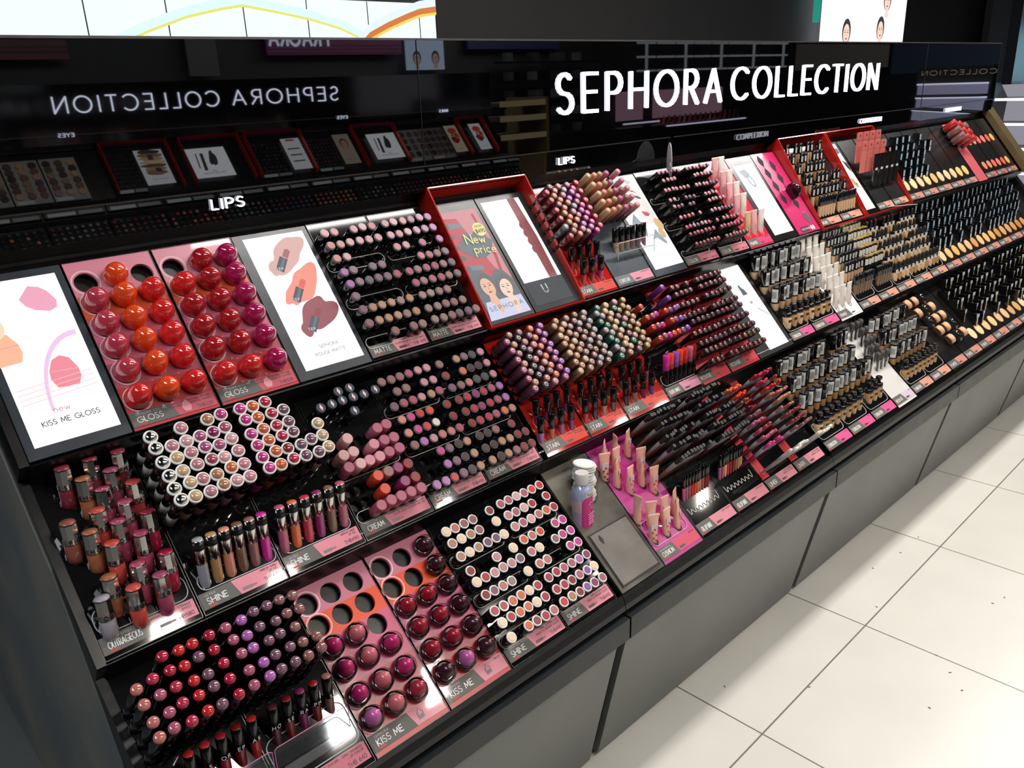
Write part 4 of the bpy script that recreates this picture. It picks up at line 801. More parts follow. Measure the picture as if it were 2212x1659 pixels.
# grey tester board with round wells, lid and leaf mark
GB = noisy('worn_grey_board', '#67615a', '#77716a', 12, .5)
root = empty('service_board', frame(3, 1.2150)); tag(root, 'grey worn board with cup wells and a lidded bin beside SHINE lipsticks', 'board')
ob('board', holed_panel(.1530, .002, .332, [(.034, .140, .027), (.086, .084, .0345)], .008, noisy('worn_black_board', '#1c1c1c', '#6a6355', 6, .35, rough2=.55)), root)
ob('well', MB().lathe([(.0265, -.05), (.027, -.0005)], CUP, 24, cap=False).mesh('well'), root, Matrix.Translation((.034, -.140, 0)))
ob('well', MB().lathe([(.0345, -.05), (.035, -.0005)], CUP, 24, cap=False).mesh('well'), root, Matrix.Translation((.086, -.084, 0)))
MB().box(.014, .140, -.318, -.190, .0002, .0030, GB).build('bin_lid', root)
MB().prism([(.036 + .0055 * math.cos(a * math.pi / 8) * (1 - .5 * abs(math.sin(a * math.pi / 8))), -.208 + .012 * math.sin(a * math.pi / 8)) for a in range(16)], .0031, .0034, BLACKM).build('leaf_hole', root)
MB().box(.010, .144, -.3225, -.3195, .0002, .0012, BLACKM).box(.010, .0125, -.3225, -.186, .0002, .0012, BLACKM).box(.1415, .144, -.3225, -.186, .0002, .0012, BLACKM).box(.010, .144, -.189, -.186, .0002, .0012, BLACKM).build('lid_gap', root)
# bottle of remover and the beaker of cotton pads
rb = empty('remover_bottle', upright(3, 1.245, .142, .15, dz=-.03)); tag(rb, 'lilac remover bottle with pink label and white cap beside cotton pads', 'bottle')
MB().lathe([(.020, 0), (.0235, .003), (.0240, .02), (.0240, .052)], mat('#b69ab4', .12, coat=.9), 24).lathe([(.0240, .052), (.0240, .080)], mat('#d6aeb0', .12, coat=.9), 24).lathe([(.0240, .080), (.0238, .095), (.020, .106), (.013, .113), (.011, .116)], mat('#a3a7c8', .12, coat=.9), 24).build('bottle', rb)
MB().lathe([(.0150, .116), (.0158, .118), (.0162, .140), (.0150, .1425)], mat('#d5d1ca', .35), 20).build('cap', rb)
lb = MB(); v = []; n = 14
for i in range(n + 1):
    a = -math.pi / 2 - 1.0 + 2.0 * i / n
    for z in (.012, .078 + .012 * math.sqrt(max(0, 1 - ((i - n / 2) / (n / 2)) ** 2))): v.append((.0243 * math.cos(a), .0243 * math.sin(a), z))
lb.add(v, [(2 * i, 2 * i + 2, 2 * i + 3, 2 * i + 1) for i in range(n)], mat('#c4217a', .35), True)
for q in range(3):
    pts = [(.0248 * math.sin(.1 + (.10 + .03 * a) * math.cos(a * .9) * (.5 + q * .2)), -.0248 * math.cos(.1), .068 + (.002 + .0006 * a) * math.sin(a * .9)) for a in range(12)]
lb.tube([(.0246 * math.sin(.0007 * a * 40 * math.cos(a * .6)), -.0249, .066 + .0007 * a * math.sin(a * .6)) for a in range(16)], .0006, mat('#e09ac4', .5), 4)
for i in range(5): lb.box(-.011, .011 - .003 * (i % 2), -.0252, -.0243, .022 + .006 * i, .0235 + .006 * i, mat('#e7a0c8', .5))
lb.build('pink_label', rb)
tl = MB().text('Tester'.replace('T', 'T'), 0, .0925, .006, BLACKM, z=0, sw=.12, align='c'); tl.v = [(p[0], -.0246 + p[0] * p[0] * 18, p[1]) for p in tl.v]
tl.add([(math.sin(a) * .0243, -math.cos(a) * .0243, z) for z in (.089, .101) for a in (-.6, -.3, 0, .3, .6)], [(i, i + 1, i + 6, i + 5) for i in range(4)], mat('#d8c8bc', .5)).build('tester_sticker', rb)
cp = empty('glass_beaker', upright(3, 1.300, .088, dz=-.062)); tag(cp, 'clear beaker in the board well holding cotton pads', 'beaker')
MB().lathe([(.029, 0), (.0312, .002), (.0316, .138)], clear('#f4f6f8', .03), 28, cap=False).build('beaker_wall', cp); MB().lathe([(.0001, .001), (.029, .0015)], mat('#2c2c2c', .1, coat=.5), 28).build('beaker_base', cp)
COT = noisy('cotton', '#e9e4dc', '#f6f3ee', 120, .95)
for i in range(13):
    z = .042 + i * .0072; dx = -.003 + .006 * math.sin(i * 1.3); tl_ = (.0 if i < 9 else .10) + .05 * math.sin(i * 2.1)
    pad = MB().lathe([(.0001, -.0030), (.022, -.0030), (.0258, -.0018), (.0268, 0), (.0258, .0018), (.022, .0030), (.0001, .0032)], COT, 26)
    p_ = pad.build('cotton_pad', None, upright(3, 1.300 + dx * .4, .088, dz=-.062) @ Matrix.Translation((dx * .4, -.001, z)) @ Matrix.Rotation(tl_, 4, 'Y') @ Matrix.Rotation(.05 * math.cos(i), 4, 'X'))
    tag(p_, 'round white cotton pad in the beaker, %s from the bottom of the stack' % ORD[i + 1], 'cotton pad', 'cotton pads stacked in the beaker')
PUR = mat('#b42a82', .25, coat=.5)
r_ = tray(3, 1.3695, 1.5270, 'magenta CUSHION tray holding cherry-print tubes', PUR, 'CUSHION', 'WONDERFUL', None, ('490 THB',), pink=mat('#d0556c', .7, coat=1.0), split=.42)
ribbon(r_, rrect(.006, .140, .222, .287, .014), mat('#e2a8cc', .4), .0010)
for X_, s_ in CU: MB().disc(X_ + .004 - 1.3695, -s_ - .006, .0105, .0006, mat('#1c0c16', .4), 14, 1.3).build('slot', r_)
for X0, X1, side in ((1.5280, 1.6885, 'left'), (1.6895, 1.8480, 'right')):
    r_ = tray(3, X0, X1, 'black gel lip liner tray with scalloped wire line, %s of two' % side, TRAYBLK, 'GEL LIP LINER', None, None, ('LONG LASTING',), pink=mat('#d98a96', .7, coat=1.0), split=.4)
    pts = [(.012 + .128 * i / 60, .262 + .0055 * math.sin(i * .8) - .012 * (i in (0, 60))) for i in range(61)]
    ribbon(r_, pts, mat('#e6e2dc', .3, coat=.3), .0009, .001, 'scallop_outline', closed=False)
for X0, X1, side in ((1.8490, 2.0010, 'left'), (2.0020, 2.1600, 'right')):
    r_ = tray(3, X0, X1, 'black LINER tray with a red strip, %s of two' % side, TRAYBLK, 'LINER', None, None, ('ANTI FEATHERING', 'UNIVERSAL LIP LINER'), pink=mat('#d98a96', .7, coat=1.0), split=.42)
    x = -.004 if side == 'left' else .0
    MB().box(max(0, .002 + x), .040 + x, -.290, -.004, .0002, .0010, mat('#c02c38', .25, coat=.4)).ring(.026 + x, -.272, .0058, .0066, .0012, PALE, 18).build('red_strip', r_)
for i in range(3): dark_tray(3, 2.1825 + .159 * i, 2.3405 + .159 * i, 'foundation tray on the bottom shelf, %s of three beside the liners' % ORD[i + 1], 'FOUNDATION', HP, so=(.232, .288))
r_ = dark_tray(3, 2.6600, 2.8110, 'white tray holding sleeved brushes on the bottom shelf', 'BRUSH KIT', mat('#cdbccb', .4), False, m=mat('#d9d6d2', .3, coat=.3))
for i in range(2): dark_tray(3, 2.8120 + .1640 * i, 2.9750 + .1640 * i, 'foundation tray right of the brushes, %s of two' % ('left', 'right')[i], 'FOUNDATION', PE, so=(.232, .288))
for i in range(11): dark_tray(3, 3.1410 + .1615 * i, 3.3015 + .1615 * i, 'dark powder tray on the bottom shelf, %s from left' % ORD[i + 1], 'POWDER', mat('#c98a78', .4), False, m=mat('#151414', .3))
# clear tester rack at the near bottom corner
rk = empty('clear_rack', upright(3, .432, .232, dz=0)); tag(rk, 'clear acrylic rack in front of black-capped lip testers', 'rack')
MB().box(-.155, -.022, -.024, -.0228, -.030, .024, CLR).build('front_panel', rk); MB().box(-.018, .118, -.024, -.0228, -.030, .024, CLR).build('front_panel', rk)
MB().box(-.012, .112, -.040, -.039, -.026, -.004, clear('#eef2f4', .06)).build('label_holder', rk)
PKE = mat('#c77aa4', .15, coat=.6)
for a_, b_ in ((-.155, -.022), (-.018, .118)):
    MB().tube([(a_, -.0235, -.03), (a_, -.0235, .020), (a_ + .005, -.0235, .024), (b_ - .005, -.0235, .024), (b_, -.0235, .020), (b_, -.0235, -.03)], .0008, PKE).build('rim', rk)

# ------------------------------------------------------------------ backlit posters
def poly(cx, cy, pts, k=1.0, rot=0.0, kx=1.0):
    c, s = math.cos(rot), math.sin(rot)
    return [(cx + k * kx * (x * c - y * s), cy + k * (x * s + y * c)) for x, y in pts]
def ell(cx, cy, rx, ry, n=24, rot=0.0, a0=0, a1=360):
    c, s = math.cos(rot), math.sin(rot); o = []
    for i in range(n):
        a = math.radians(a0 + (a1 - a0) * i / n); x, y = rx * math.cos(a), ry * math.sin(a); o.append((cx + x * c - y * s, cy + x * s + y * c))
    return o
def blob(cx, cy, rx, ry, seed, rot=0.0, rough=.12, n=36):
    rr = random.Random(seed); ph = [rr.uniform(0, 6.28) for _ in range(5)]; c, s = math.cos(rot), math.sin(rot); o = []
    for i in range(n):
        a = 2 * math.pi * i / n; k = 1 + sum(rough / (j + 1) * math.sin((j + 2) * a + ph[j]) for j in range(5)); x, y = rx * k * math.cos(a), ry * k * math.sin(a); o.append((cx + x * c - y * s, cy + x * s + y * c))
    return o
LAY = [0]
def shape(g, pts, col, e, M=None):
    if e > 1.3: e = .95
    LAY[0] += 1; z = .0008 + .00003 * LAY[0]
    v = [(x, y, z) for x, y in pts]
    if M is not None: v = [tuple(M @ Vector(p)) for p in v]
    # clip against nothing: shapes are drawn inside the sheet
    g.add(v, [tuple(range(len(v)))], mat(col, .5, emit=e))
def lightbox(t, X0, X1, label, e=1.35, s0=None, frame_m=GRAYB, inner=(.014, .010, .275, .014), white='#fbfaf7', cat='poster', group='backlit posters on the shelves', draw=None):
    w = X1 - X0; s0 = S0[t] if s0 is None else s0
    root = empty('backlit_poster', frame(t, X0)); tag(root, label, cat, group)
    MB().box(0, w - .002, -S1_[t], -s0, -.016, -.001, BLACK).box(0, w - .002, -S1_[t], -s0, -.001, .0004, frame_m).build('frame', root)
    a, b, c, d = inner
    MB().box(a, w - d, -c, -b, .0004, .0007, mat(white, .3, emit=e)).build('lit_sheet', root)
    if draw:
        LAY[0] = 0; g = MB(); draw(g, a, w - d, -c, -b, e); g.build('picture', root)
    return root
def skin_face(g, cx, cy, k, e, skin='#e9c3a8', hair='#3a2e2c', tilt=0.0):
    shape(g, ell(cx, cy + .1 * k, .62 * k, .80 * k, 24, tilt), hair, e)
    shape(g, ell(cx, cy - .05 * k, .46 * k, .62 * k, 24, tilt), skin, e)
    shape(g, [(cx - .2 * k, cy - .5 * k), (cx + .2 * k, cy - .5 * k), (cx + .35 * k, cy - 1.1 * k), (cx - .35 * k, cy - 1.1 * k)], skin, e)
    for sg in (-1, 1):
        shape(g, ell(cx + sg * .19 * k, cy + .05 * k, .10 * k, .035 * k, 12, tilt), '#3b2c2a', e)
        shape(g, [(cx + sg * .08 * k, cy + .15 * k), (cx + sg * .30 * k, cy + .17 * k), (cx + sg * .30 * k, cy + .20 * k), (cx + sg * .08 * k, cy + .18 * k)], '#4a3630', e)
    shape(g, [(cx - .04 * k, cy + .02 * k), (cx + .03 * k, cy + .02 * k), (cx + .06 * k, cy - .2 * k), (cx - .05 * k, cy - .2 * k)], dark(skin, .88), e)
    shape(g, ell(cx, cy - .36 * k, .13 * k, .055 * k, 14, tilt), '#a8404a', e)
def drA(g, x0, x1, y0, y1, e):
    w, h = x1 - x0, y1 - y0
    P = lambda u, v: (x0 + u * w, y0 + v * h)
    def egg(u, v, k, rot, c): 
        shape(g, poly(*P(u, v), [(-.5, 0), (-.52, -.35), (-.36, -.7), (.36, -.7), (.52, -.35), (.5, 0), (.30, .45), (0, .6), (-.30, .45)], k, rot), c, e)
        shape(g, poly(*P(u, v), [(-.5, .0), (.5, .0), (.52, -.05), (-.52, -.05)], k, rot), '#f3a9b2', e)
    egg(.72, .84, .042, -2.3, '#f7a9c4'); egg(.10, .60, .046, .05, '#ffbf9a'); egg(.64, .40, .044, -.06, '#f58e9c')
    for r, c in ((.62, '#f6cdf2'), (.585, '#ffffff')):
        o = [P(.92 - r * math.cos(a / 20 * 1.62) * .95, .18 + r * .72 * math.sin(a / 20 * 1.62)) for a in range(21)]; i_ = [P(.92 - (r - .045) * math.cos(a / 20 * 1.62) * .95, .18 + (r - .045) * .72 * math.sin(a / 20 * 1.62)) for a in range(21)]
        if c != '#ffffff': shape(g, o + i_[::-1], c, e)
    shape(g, ell(*P(.10, .72), .013, .020, 16), '#fde3c0', e)
    for k in range(4): shape(g, [P(.05, .335 - .03 * k), P(.95, .37 - .03 * k), P(.95, .366 - .03 * k), P(.05, .331 - .03 * k)], '#f9c3cf', e)
    g.text('KISS ME GLOSS', x0 + w * .5, y0 + h * .10, .0085, mat('#4c4652', .5, emit=.5), z=.0030, align='c', sw=.15, w=w * .66)
    g.text('new', x0 + w * .44, y0 + h * .165, .012, mat('#e8808f', .5, emit=.9), z=.0030, align='c', sw=.09)
def drB(g, x0, x1, y0, y1, e):
    w, h = x1 - x0, y1 - y0
    P = lambda u, v: (x0 + u * w, y0 + v * h)
    for i, (u, v, c1, c2) in enumerate(((.58, .84, '#d9a9a4', '#9c5f5c'), (.60, .60, '#f2907e', '#e05c48'), (.62, .37, '#93404e', '#8a2a3c'))):
        shape(g, blob(*P(u, v), .047, .030, i + 3, .75, .16), c1, e)
        shape(g, blob(*P(u - .22, v - .07), .026, .016, i + 9, .9, .2), c1, e)
        cx, cy = P(u - .06, v - .02)
        shape(g, poly(cx, cy, [(-.006, .0), (.006, .0), (.006, .019), (0, .022), (-.006, .018)], 1, -.65), c2, e)
        cx, cy = P(u - .16, v - .065)
        shape(g, poly(cx, cy, [(-.0085, -.018), (.0085, -.018), (.0085, .017), (-.0085, .017)], 1, -.65), '#39424b', e)
        shape(g, poly(cx, cy, [(-.002, -.018), (.004, -.018), (.004, .017), (-.002, .017)], 1, -.65), '#5a6670', e)
        Mt = Matrix.Translation((cx - .018, cy - .012, .0)) @ Matrix.Rotation(-.18, 4, 'Z')
        g.text('SEP', 0, 0, .0055, mat('#e8e8e8', .5, emit=1.0), z=.0030, sw=.14, gap=.5, M=Mt)
    g.text('SEPHORA', x0 + w * .52, y0 + h * .125, .0070, mat('#8d9298', .5, emit=.8), z=.0030, align='c', sw=.15)
    g.text('ROUGE MATTE', x0 + w * .50, y0 + h * .075, .0070, mat('#8d9298', .5, emit=.8), z=.0030, align='c', sw=.15)
def drC(g, x0, x1, y0, y1, e):
    w, h = x1 - x0, y1 - y0
    P = lambda u, v: (x0 + u * w, y0 + v * h)
    shape(g, [P(0, 0), P(1, 0), P(1, 1), P(0, 1)], '#c98088', e)
    shape(g, [P(0, .95), P(.42, .93), P(.7, .45), P(1, .3), P(1, 0), P(0, 0)], '#b83a48', e)
    for k in range(6):
        v = .90 - .10 * k; shape(g, [P(.0, v), P(.45, v - .015), P(.47, v - .06), P(.0, v - .045)], ('#6d7a84', '#a84454')[k % 2], e); shape(g, [P(.0, v), P(.14, v - .004), P(.15, v - .05), P(.0, v - .045)], '#4e5a63', e)
    shape(g, [P(.82, .95), P(.88, .95), P(.93, .55), P(.82, .33), P(.76, .35), P(.86, .56)], '#a5303e', e)
    lip = [(-.5, -.02), (-.3, .22), (-.1, .36), (.02, .26), (.15, .36), (.33, .22), (.52, .05), (.35, -.22), (.1, -.34), (-.15, -.30), (-.36, -.16)]
    shape(g, poly(*P(.55, .665), lip, .108), '#5a6670', e)
    shape(g, ell(*P(.83, .80), .019, .019), '#e8dc8c', e)
    shape(g, [P(0, .42), P(.12, .46), P(.34, .44), P(.52, .36), P(.66, .42), P(.86, .40), P(1, .30), P(1, .10), P(.5, .0), P(.0, .0)], '#55606a', e)
    for cx, cy, k, sk, rt in ((.30, .29, .041, '#e2b295', .15), (.72, .25, .040, '#f0cdb8', -.35)):
        x, y = P(cx, cy)
        shape(g, [P(cx - .34, 0), P(cx + .30, 0), P(cx + .26, .16), P(cx - .24, .16)], '#c9cbe6', e)
        skin_face(g, x, y, k, e, sk, '#55565c', rt)
        shape(g, ell(x + .004, y - .052, .008, .022, 14, rt), sk, e)
    g.text('NOW', *P(.74, .815), .0065, mat('#3c3a30', .5, emit=e * .5), z=.0035, sw=.15)
    g.text('\u0e3f490', *P(.71, .765), .0095, mat('#3c3a30', .5, emit=e * .5), z=.0035, sw=.17)
    Mt = Matrix.Translation((*P(.34, .685), 0)) @ Matrix.Rotation(-.12, 4, 'Z'); GD = mat('#e6dd86', .5, emit=e * 1.1)
    g.text('N', 0, 0, .026, GD, z=.0038, sw=.11, M=Mt); g.text('ew', .024, .002, .024, GD, z=.0038, sw=.11, M=Mt); g.text('price', .014, -.026, .024, GD, z=.0038, sw=.10, M=Mt)
    g.text('SEPHORA', *P(.06, .075), .011, mat('#33333c', .5, emit=e * .4), z=.0036, sw=.11, w=w * .86, gap=.5)
def drFace(g, x0, x1, y0, y1, e):
    w, h = x1 - x0, y1 - y0
    P = lambda u, v: (x0 + u * w, y0 + v * h)
    shape(g, ell(*P(.42, .93), .05, .012), '#c8cdd2', e)
    shape(g, [P(.30, .92), P(.55, .96), P(.90, .80), P(.98, .55), P(.80, .45), P(.55, .47), P(.35, .62), P(.24, .80)], '#f6efe8', e)
    shape(g, ell(*P(.74, .755), .013, .005, 16, -.4), '#5c5f66', e); shape(g, ell(*P(.36, .80), .010, .004, 16, -.2), '#5c5f66', e)
    shape(g, poly(*P(.66, .81), [(-.018, .004), (.0, .009), (.018, .002), (.0, .004)], 1, -.3), '#565a60', e)
    shape(g, poly(*P(.70, .57), [(-.016, .004), (-.006, .008), (.0, .006), (.006, .008), (.016, .002), (.008, -.008), (-.006, -.008)], 1, -.3), '#c8607c', e)
    shape(g, ell(*P(.92, .44), .016, .022, 16, .3), '#e9c48e', e); shape(g, ell(*P(.86, .34), .012, .018, 16, .2), '#e4bd84', e)
    shape(g, [P(.10, .50), P(.30, .60), P(.46, .42), P(.36, .34), P(.20, .36)], '#8a9aa6', e); shape(g, [P(.48, .30), P(.70, .40), P(.86, .24), P(.80, .22), P(.62, .30)], '#9cabb6', e)
def drRed2(g, x0, x1, y0, y1, e):
    w, h = x1 - x0, y1 - y0
    P = lambda u, v: (x0 + u * w, y0 + v * h)
    shape(g, [P(.05, .97), P(.95, .93), P(.98, .86), P(.6, .84), P(.3, .9)], '#5c5a60', e)
    for a, b in ((.30, .66), (.62, .40)): 
        shape(g, blob(*P(a, b), .016, .024, 5, .3, .1), '#e9bd8e', e); shape(g, ell(*P(a + .1, b - .02), .008, .003, 12, -.5), '#6b5748', e)
    shape(g, [P(.70, .76), P(.98, .70), P(.98, .55), P(.80, .62)], '#3d3634', e)
def drWhite(g, x0, x1, y0, y1, e):
    w, h = x1 - x0, y1 - y0
    P = lambda u, v: (x0 + u * w, y0 + v * h)
    shape(g, poly(*P(.45, .70), [(-.006, .018), (.004, .020), (.006, .006), (.012, .0), (.014, -.020), (-.012, -.016), (-.009, .0)], 1, .15), '#4c5964', e)
    shape(g, poly(*P(.52, .54), [(-.007, .006), (.006, .005), (.006, -.005), (-.006, -.004)], 1, .1), '#b9b0aa', e)
    shape(g, [P(.62, .46), P(.66, .46), P(.98, .34), P(.95, .34)], '#6d7680', e)
def drCompact(g, x0, x1, y0, y1, e):
    w, h = x1 - x0, y1 - y0
    P = lambda u, v: (x0 + u * w, y0 + v * h)
    shape(g, poly(*P(.30, .90), [(-.02, .01), (.02, .006), (.03, -.02), (-.01, -.025)], 1, .2), '#b4bcc6', e)
    shape(g, ell(*P(.45, .76), .017, .026, 20, .2), '#a9b4c2', e); shape(g, ell(*P(.45, .76), .010, .018, 20, .2), '#e6eaf0', e)
lightbox(1, .2515, .4110, 'lit KISS ME GLOSS poster with pink egg bottles, at the near end', draw=drA, frame_m=mat('#2d343b', .3), inner=(.014, -.022, .275, .014))
lightbox(1, .7270, .8940, 'lit ROUGE MATTE poster with three lipsticks on smears', draw=drB, frame_m=mat('#33393f', .3), inner=(.020, -.026, .276, .013))
lightbox(1, 1.2190, 1.3680, 'red New price poster with two women inside the red frame', e=1.0, draw=drC, frame_m=mat('#2f3336', .3), inner=(.014, -.011, .284, .012), white='#d8b0b4')
lightbox(1, 1.8485, 2.0000, "lit poster of a woman's face beside the contour sticks", draw=drFace, inner=(.013, -.032, .273, .005))
lightbox(1, 2.4900, 2.6485, 'lit white poster with a pale compact, left of the magenta tray', draw=drCompact, inner=(.022, -.004, .272, .014), frame_m=BLACK)
lightbox(1, 3.1680, 3.2880, 'lit narrow poster with a face inside the long red frame', draw=drRed2, inner=(.006, -.026, .275, .020), frame_m=BLACK)
lightbox(2, 2.1380, 2.3370, 'lit white poster with a dropper bottle on the middle shelf', draw=drWhite, inner=(.066, .009, .305, .022), frame_m=BLACKM)
# lit mirror panel beside the New price poster
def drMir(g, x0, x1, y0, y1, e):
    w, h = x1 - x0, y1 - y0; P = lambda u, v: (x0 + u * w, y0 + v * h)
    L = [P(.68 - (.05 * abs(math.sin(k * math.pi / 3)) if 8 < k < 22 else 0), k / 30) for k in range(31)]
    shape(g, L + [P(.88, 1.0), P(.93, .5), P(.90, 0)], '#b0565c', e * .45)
root = lightbox(1, 1.3700, 1.5350, 'lit white mirror panel inside the red frame beside the poster', e=1.35, draw=drMir, frame_m=mat('#26292c', .3), inner=(.012, -.021, .214, .022), cat='mirror', group=None)
MB().box(.012, .143, -.279, -.2145, .0004, .0010, mat('#9aa3aa', .10, .75)).text('U', .06, -.25, .022, mat('#aeb6bc', .3), z=.0012, sw=.18).build('mirror_glass', root)

# ------------------------------------------------------------------ the gondola carcass
BAYS = [(.2500, 1.2095), (1.2115, 2.1760), (2.1780, 3.1400), (3.1420, 4.0900), (4.0920, 5.0000)]
BD = noisy('cabinet_grey', '#636563', '#6d6f6c', 3, .42)
prof = [(1.62, 0.05), (1.62, 1.330), (1.575, 1.330), (1.5705, 1.290), (1.5625, 1.2548)]
prof = [(1.64, .02), (1.64, 1.333), (1.60, 1.333), (1.590, 1.285), (1.5630, 1.260)]
def below(t, s, off=-.0155):
    M = frame(t, 0, s, off); return (M[1][3], M[2][3])
prof = [(1.64, .02), (1.64, 1.335), (1.600, 1.335), (1.600, 1.310), below(1, -.055)] + [below(1, .297)] + [(1.395, .992)] + [below(2, -.002)] + [below(2, .322)] + [(1.215, .712)] + [below(3, -.002)] + [below(3, .338)] + [(.966, .472), (1.02, .440), (1.10, .02)]
BL2 = mat('#0a0a0b', .28)
for i, (a, b) in enumerate(BAYS):
    root = empty('shelving_unit', Matrix.Translation((a, 0, 0))); w = b - a
    tag(root, 'black stepped shelving unit above a grey door, %s from the near end' % ORD[i + 1], 'shelving unit', 'bays of the make-up gondola')
    MB().prism(prof, 0, w, BL2, 'x').build('carcass', root)
    # ledge rails under each shelf
    g = MB()
    for t in (1, 2):
        y, z = below(t, .299, 0); g.prism([(y, z), (y - .003, z - .002), (y + .006, z - .020), (y + .012, z - .020)], 0, w, BLACK, 'x')
    y, z = below(3, .334, 0); g.prism([(y, z), (y - .006, z - .006), (.960, .482), (.958, .470), (.975, .468), (y + .02, z - .01)], 0, w, BLACK, 'x')
    g.build('shelf_lip', root)
    gp = .024
    MB().prism([(.944, .458), (.9445, .405), (.951, .398), (.975, .398), (.975, .458)], 0 if i else .01, w - .004, mat('#15191c', .35), 'x').build('door_handle_rail', root)
    MB().prism([(.9585, .404), (1.046, .012), (1.062, .012), (.975, .404)], .004 if i else .01, w - gp, BD, 'x').build('door', root)
# grey end panel at the near end with its black stepped frame
root = empty('gondola_side', Matrix.Translation((.2350, 0, 0))); tag(root, 'mottled grey end panel with black edge at the near end of the gondola', 'side panel')
fp = [(3.95, .0), (3.95, 1.38), (1.60, 1.38), (1.575, 1.33), below(1, -.06, .006), below(1, .301, .006), (1.398, 1.002), below(2, .0, .004), below(2, .324, .004), (1.215, .724), below(3, .0, .004), below(3, .340, .003), (.955, .45), (1.05, .0)]
MB().prism(fp, 0, .0140, mat('#060607', .3), 'x').build('black_frame', root)
EP = noisy('mottled_grey_laminate', '#5c6064', '#7d786e', 3.2, .34, 6)
MB().prism([(3.94, .01), (3.94, 1.34), (1.72, 1.30), (1.478, 1.058), (1.378, .944), (1.316, .877), (1.240, .735), (1.170, .592), (1.130, .45), (1.10, .01)], -.003, -.0002, EP, 'x').build('grey_face', root)
root = empty('gondola_side', Matrix.Translation((5.0050, 0, 0))); tag(root, 'far end panel with a bronze top edge', 'side panel')
MB().prism([(min(p[0], 1.66), p[1]) for p in fp], 0, .05, mat('#121110', .3), 'x').build('black_frame', root)
q = [below(1, -.075, .034), below(1, .31, .034), below(1, .31, .004), below(1, -.075, .004)]
MB().prism(q, -.03, .06, mat('#7d6c4c', .3, .5), 'x').build('bronze_cap', root)
# header: black mirror glass with the lit name, fascia with the lit words, steel top rail
LET = mat('#eef0ff', .4, emit=7.0); LET2 = mat('#eef0ff', .4, emit=2.2)
def upm(x, y, z, face=-1):
    # text plane, reads from -Y (face -1) or from +Y (face +1)
    return Matrix(((1, 0, 0, x), (0, 0, -1, y), (0, 1, 0, z), (0, 0, 0, 1))) if face < 0 else Matrix(((-1, 0, 0, x), (0, 0, 1, y), (0, 1, 0, z), (0, 0, 0, 1)))
HD = [(.250, 1.2135, 'left panel with the reflected sign'), (1.2145, 4.0640, 'long middle panel carrying the lit sign'), (4.0650, 5.020, 'far right panel')]
for a, b, l in HD:
    root = empty('header_panel', Matrix.Translation((a, 1.56, 1.390))); tag(root, 'black mirror glass header, ' + l, 'header panel', 'black glass panels above the shelves')
    MB().box(0, b - a, 0, .006, 0, .270, MIRRORBLK).build('glass', root); MB().box(0, b - a, .0062, .05, 0, .268, BLACKM).build('backing', root)
    MB().box(0, b - a, -.001, .05, .2702, .2745, STEEL).build('steel_rail', root)
    MB().box(b - a - .0012, b - a, -.0015, 0, 0, .27, mat('#3b3c3c', .3, .5)).build('seam_strip', root)
def sign(words, X, y, z, h, label, m, w=None, sw=.15, gap=.42, face=-1, dep=.005, group=None):
    root = empty('lit_sign', upm(X, y, z, face)); tag(root, label, 'sign', group)
    W = text_width(words, gap); k = (w / W / h) if w else 1.0; x = 0
    for c in words:
        gw, ls = GL[c]
        if ls:
            g = MB()
            for l in ls:
                for (ax, ay), (bx, by) in zip(l[:-1], l[1:]):
                    dx, dy = (bx - ax) * h * k, (by - ay) * h; L = math.hypot(dx, dy) or 1e-6; hw = sw * h / 2; nx, ny = -dy / L * hw, dx / L * hw; ex, ey = dx / L * hw * .55, dy / L * hw * .55
                    A = (ax * h * k, ay * h); B = (bx * h * k, by * h)
                    g.prism([(A[0] + nx - ex, A[1] + ny - ey), (A[0] - nx - ex, A[1] - ny - ey), (B[0] - nx + ex, B[1] - ny + ey), (B[0] + nx + ex, B[1] + ny + ey)], 0, dep, m)
            g.build('letter', root, Matrix.Translation((x * h * k, 0, 0)))
        x += gw + gap
    return root
sign('SEPHORA', 1.662, 1.559, 1.484, .096, 'large lit SEPHORA lettering on the black header', LET, w=.765, sw=.095)
sign('COLLECTION', 2.495, 1.559, 1.486, .096, 'large lit COLLECTION lettering on the black header', LET, w=1.080, sw=.082)
FAS = [(.250, 1.2135, 'left bay'), (1.2145, 2.160, 'second bay'), (2.178, 3.139, 'third bay'), (3.141, 4.089, 'fourth bay'), (4.091, 5.015, 'far bay')]
for a, b, l in FAS:
    root = empty('fascia_panel', Matrix.Translation((a, 1.5615, 1.333))); tag(root, 'glossy black fascia strip below the header, ' + l, 'fascia', 'glossy fascia strips below the header')
    MB().prism([(.0022, .0), (.014, .0), (.012, .056), (.0005, .056)], 0, b - a, MIRRORBLK, 'x').build('glass', root)
    MB().box(0, b - a, -.004, .012, .0562, .0592, mat('#55524e', .25, .8)).build('steel_strip', root)
    for q in range(3):
        x = (b - a) * (.15 + .33 * q)
        MB().lathe([(.006, 0), (.006, .0015), (.004, .002)], CHROME, 10, M=Matrix.Translation((x, .04, -.012)) @ Matrix.Rotation(math.pi, 4, 'X')).build('fixing', root) if q == 9 else None
sign('LIPS', .692, 1.561, 1.357, .0185, 'small lit LIPS sign left of the red frame', LET2, w=.066, sw=.13, gap=.3, group=None)
sign('LIPS', 1.664, 1.561, 1.354, .0170, 'small lit LIPS sign above the contour sticks', LET2, w=.062, sw=.12, gap=.3)
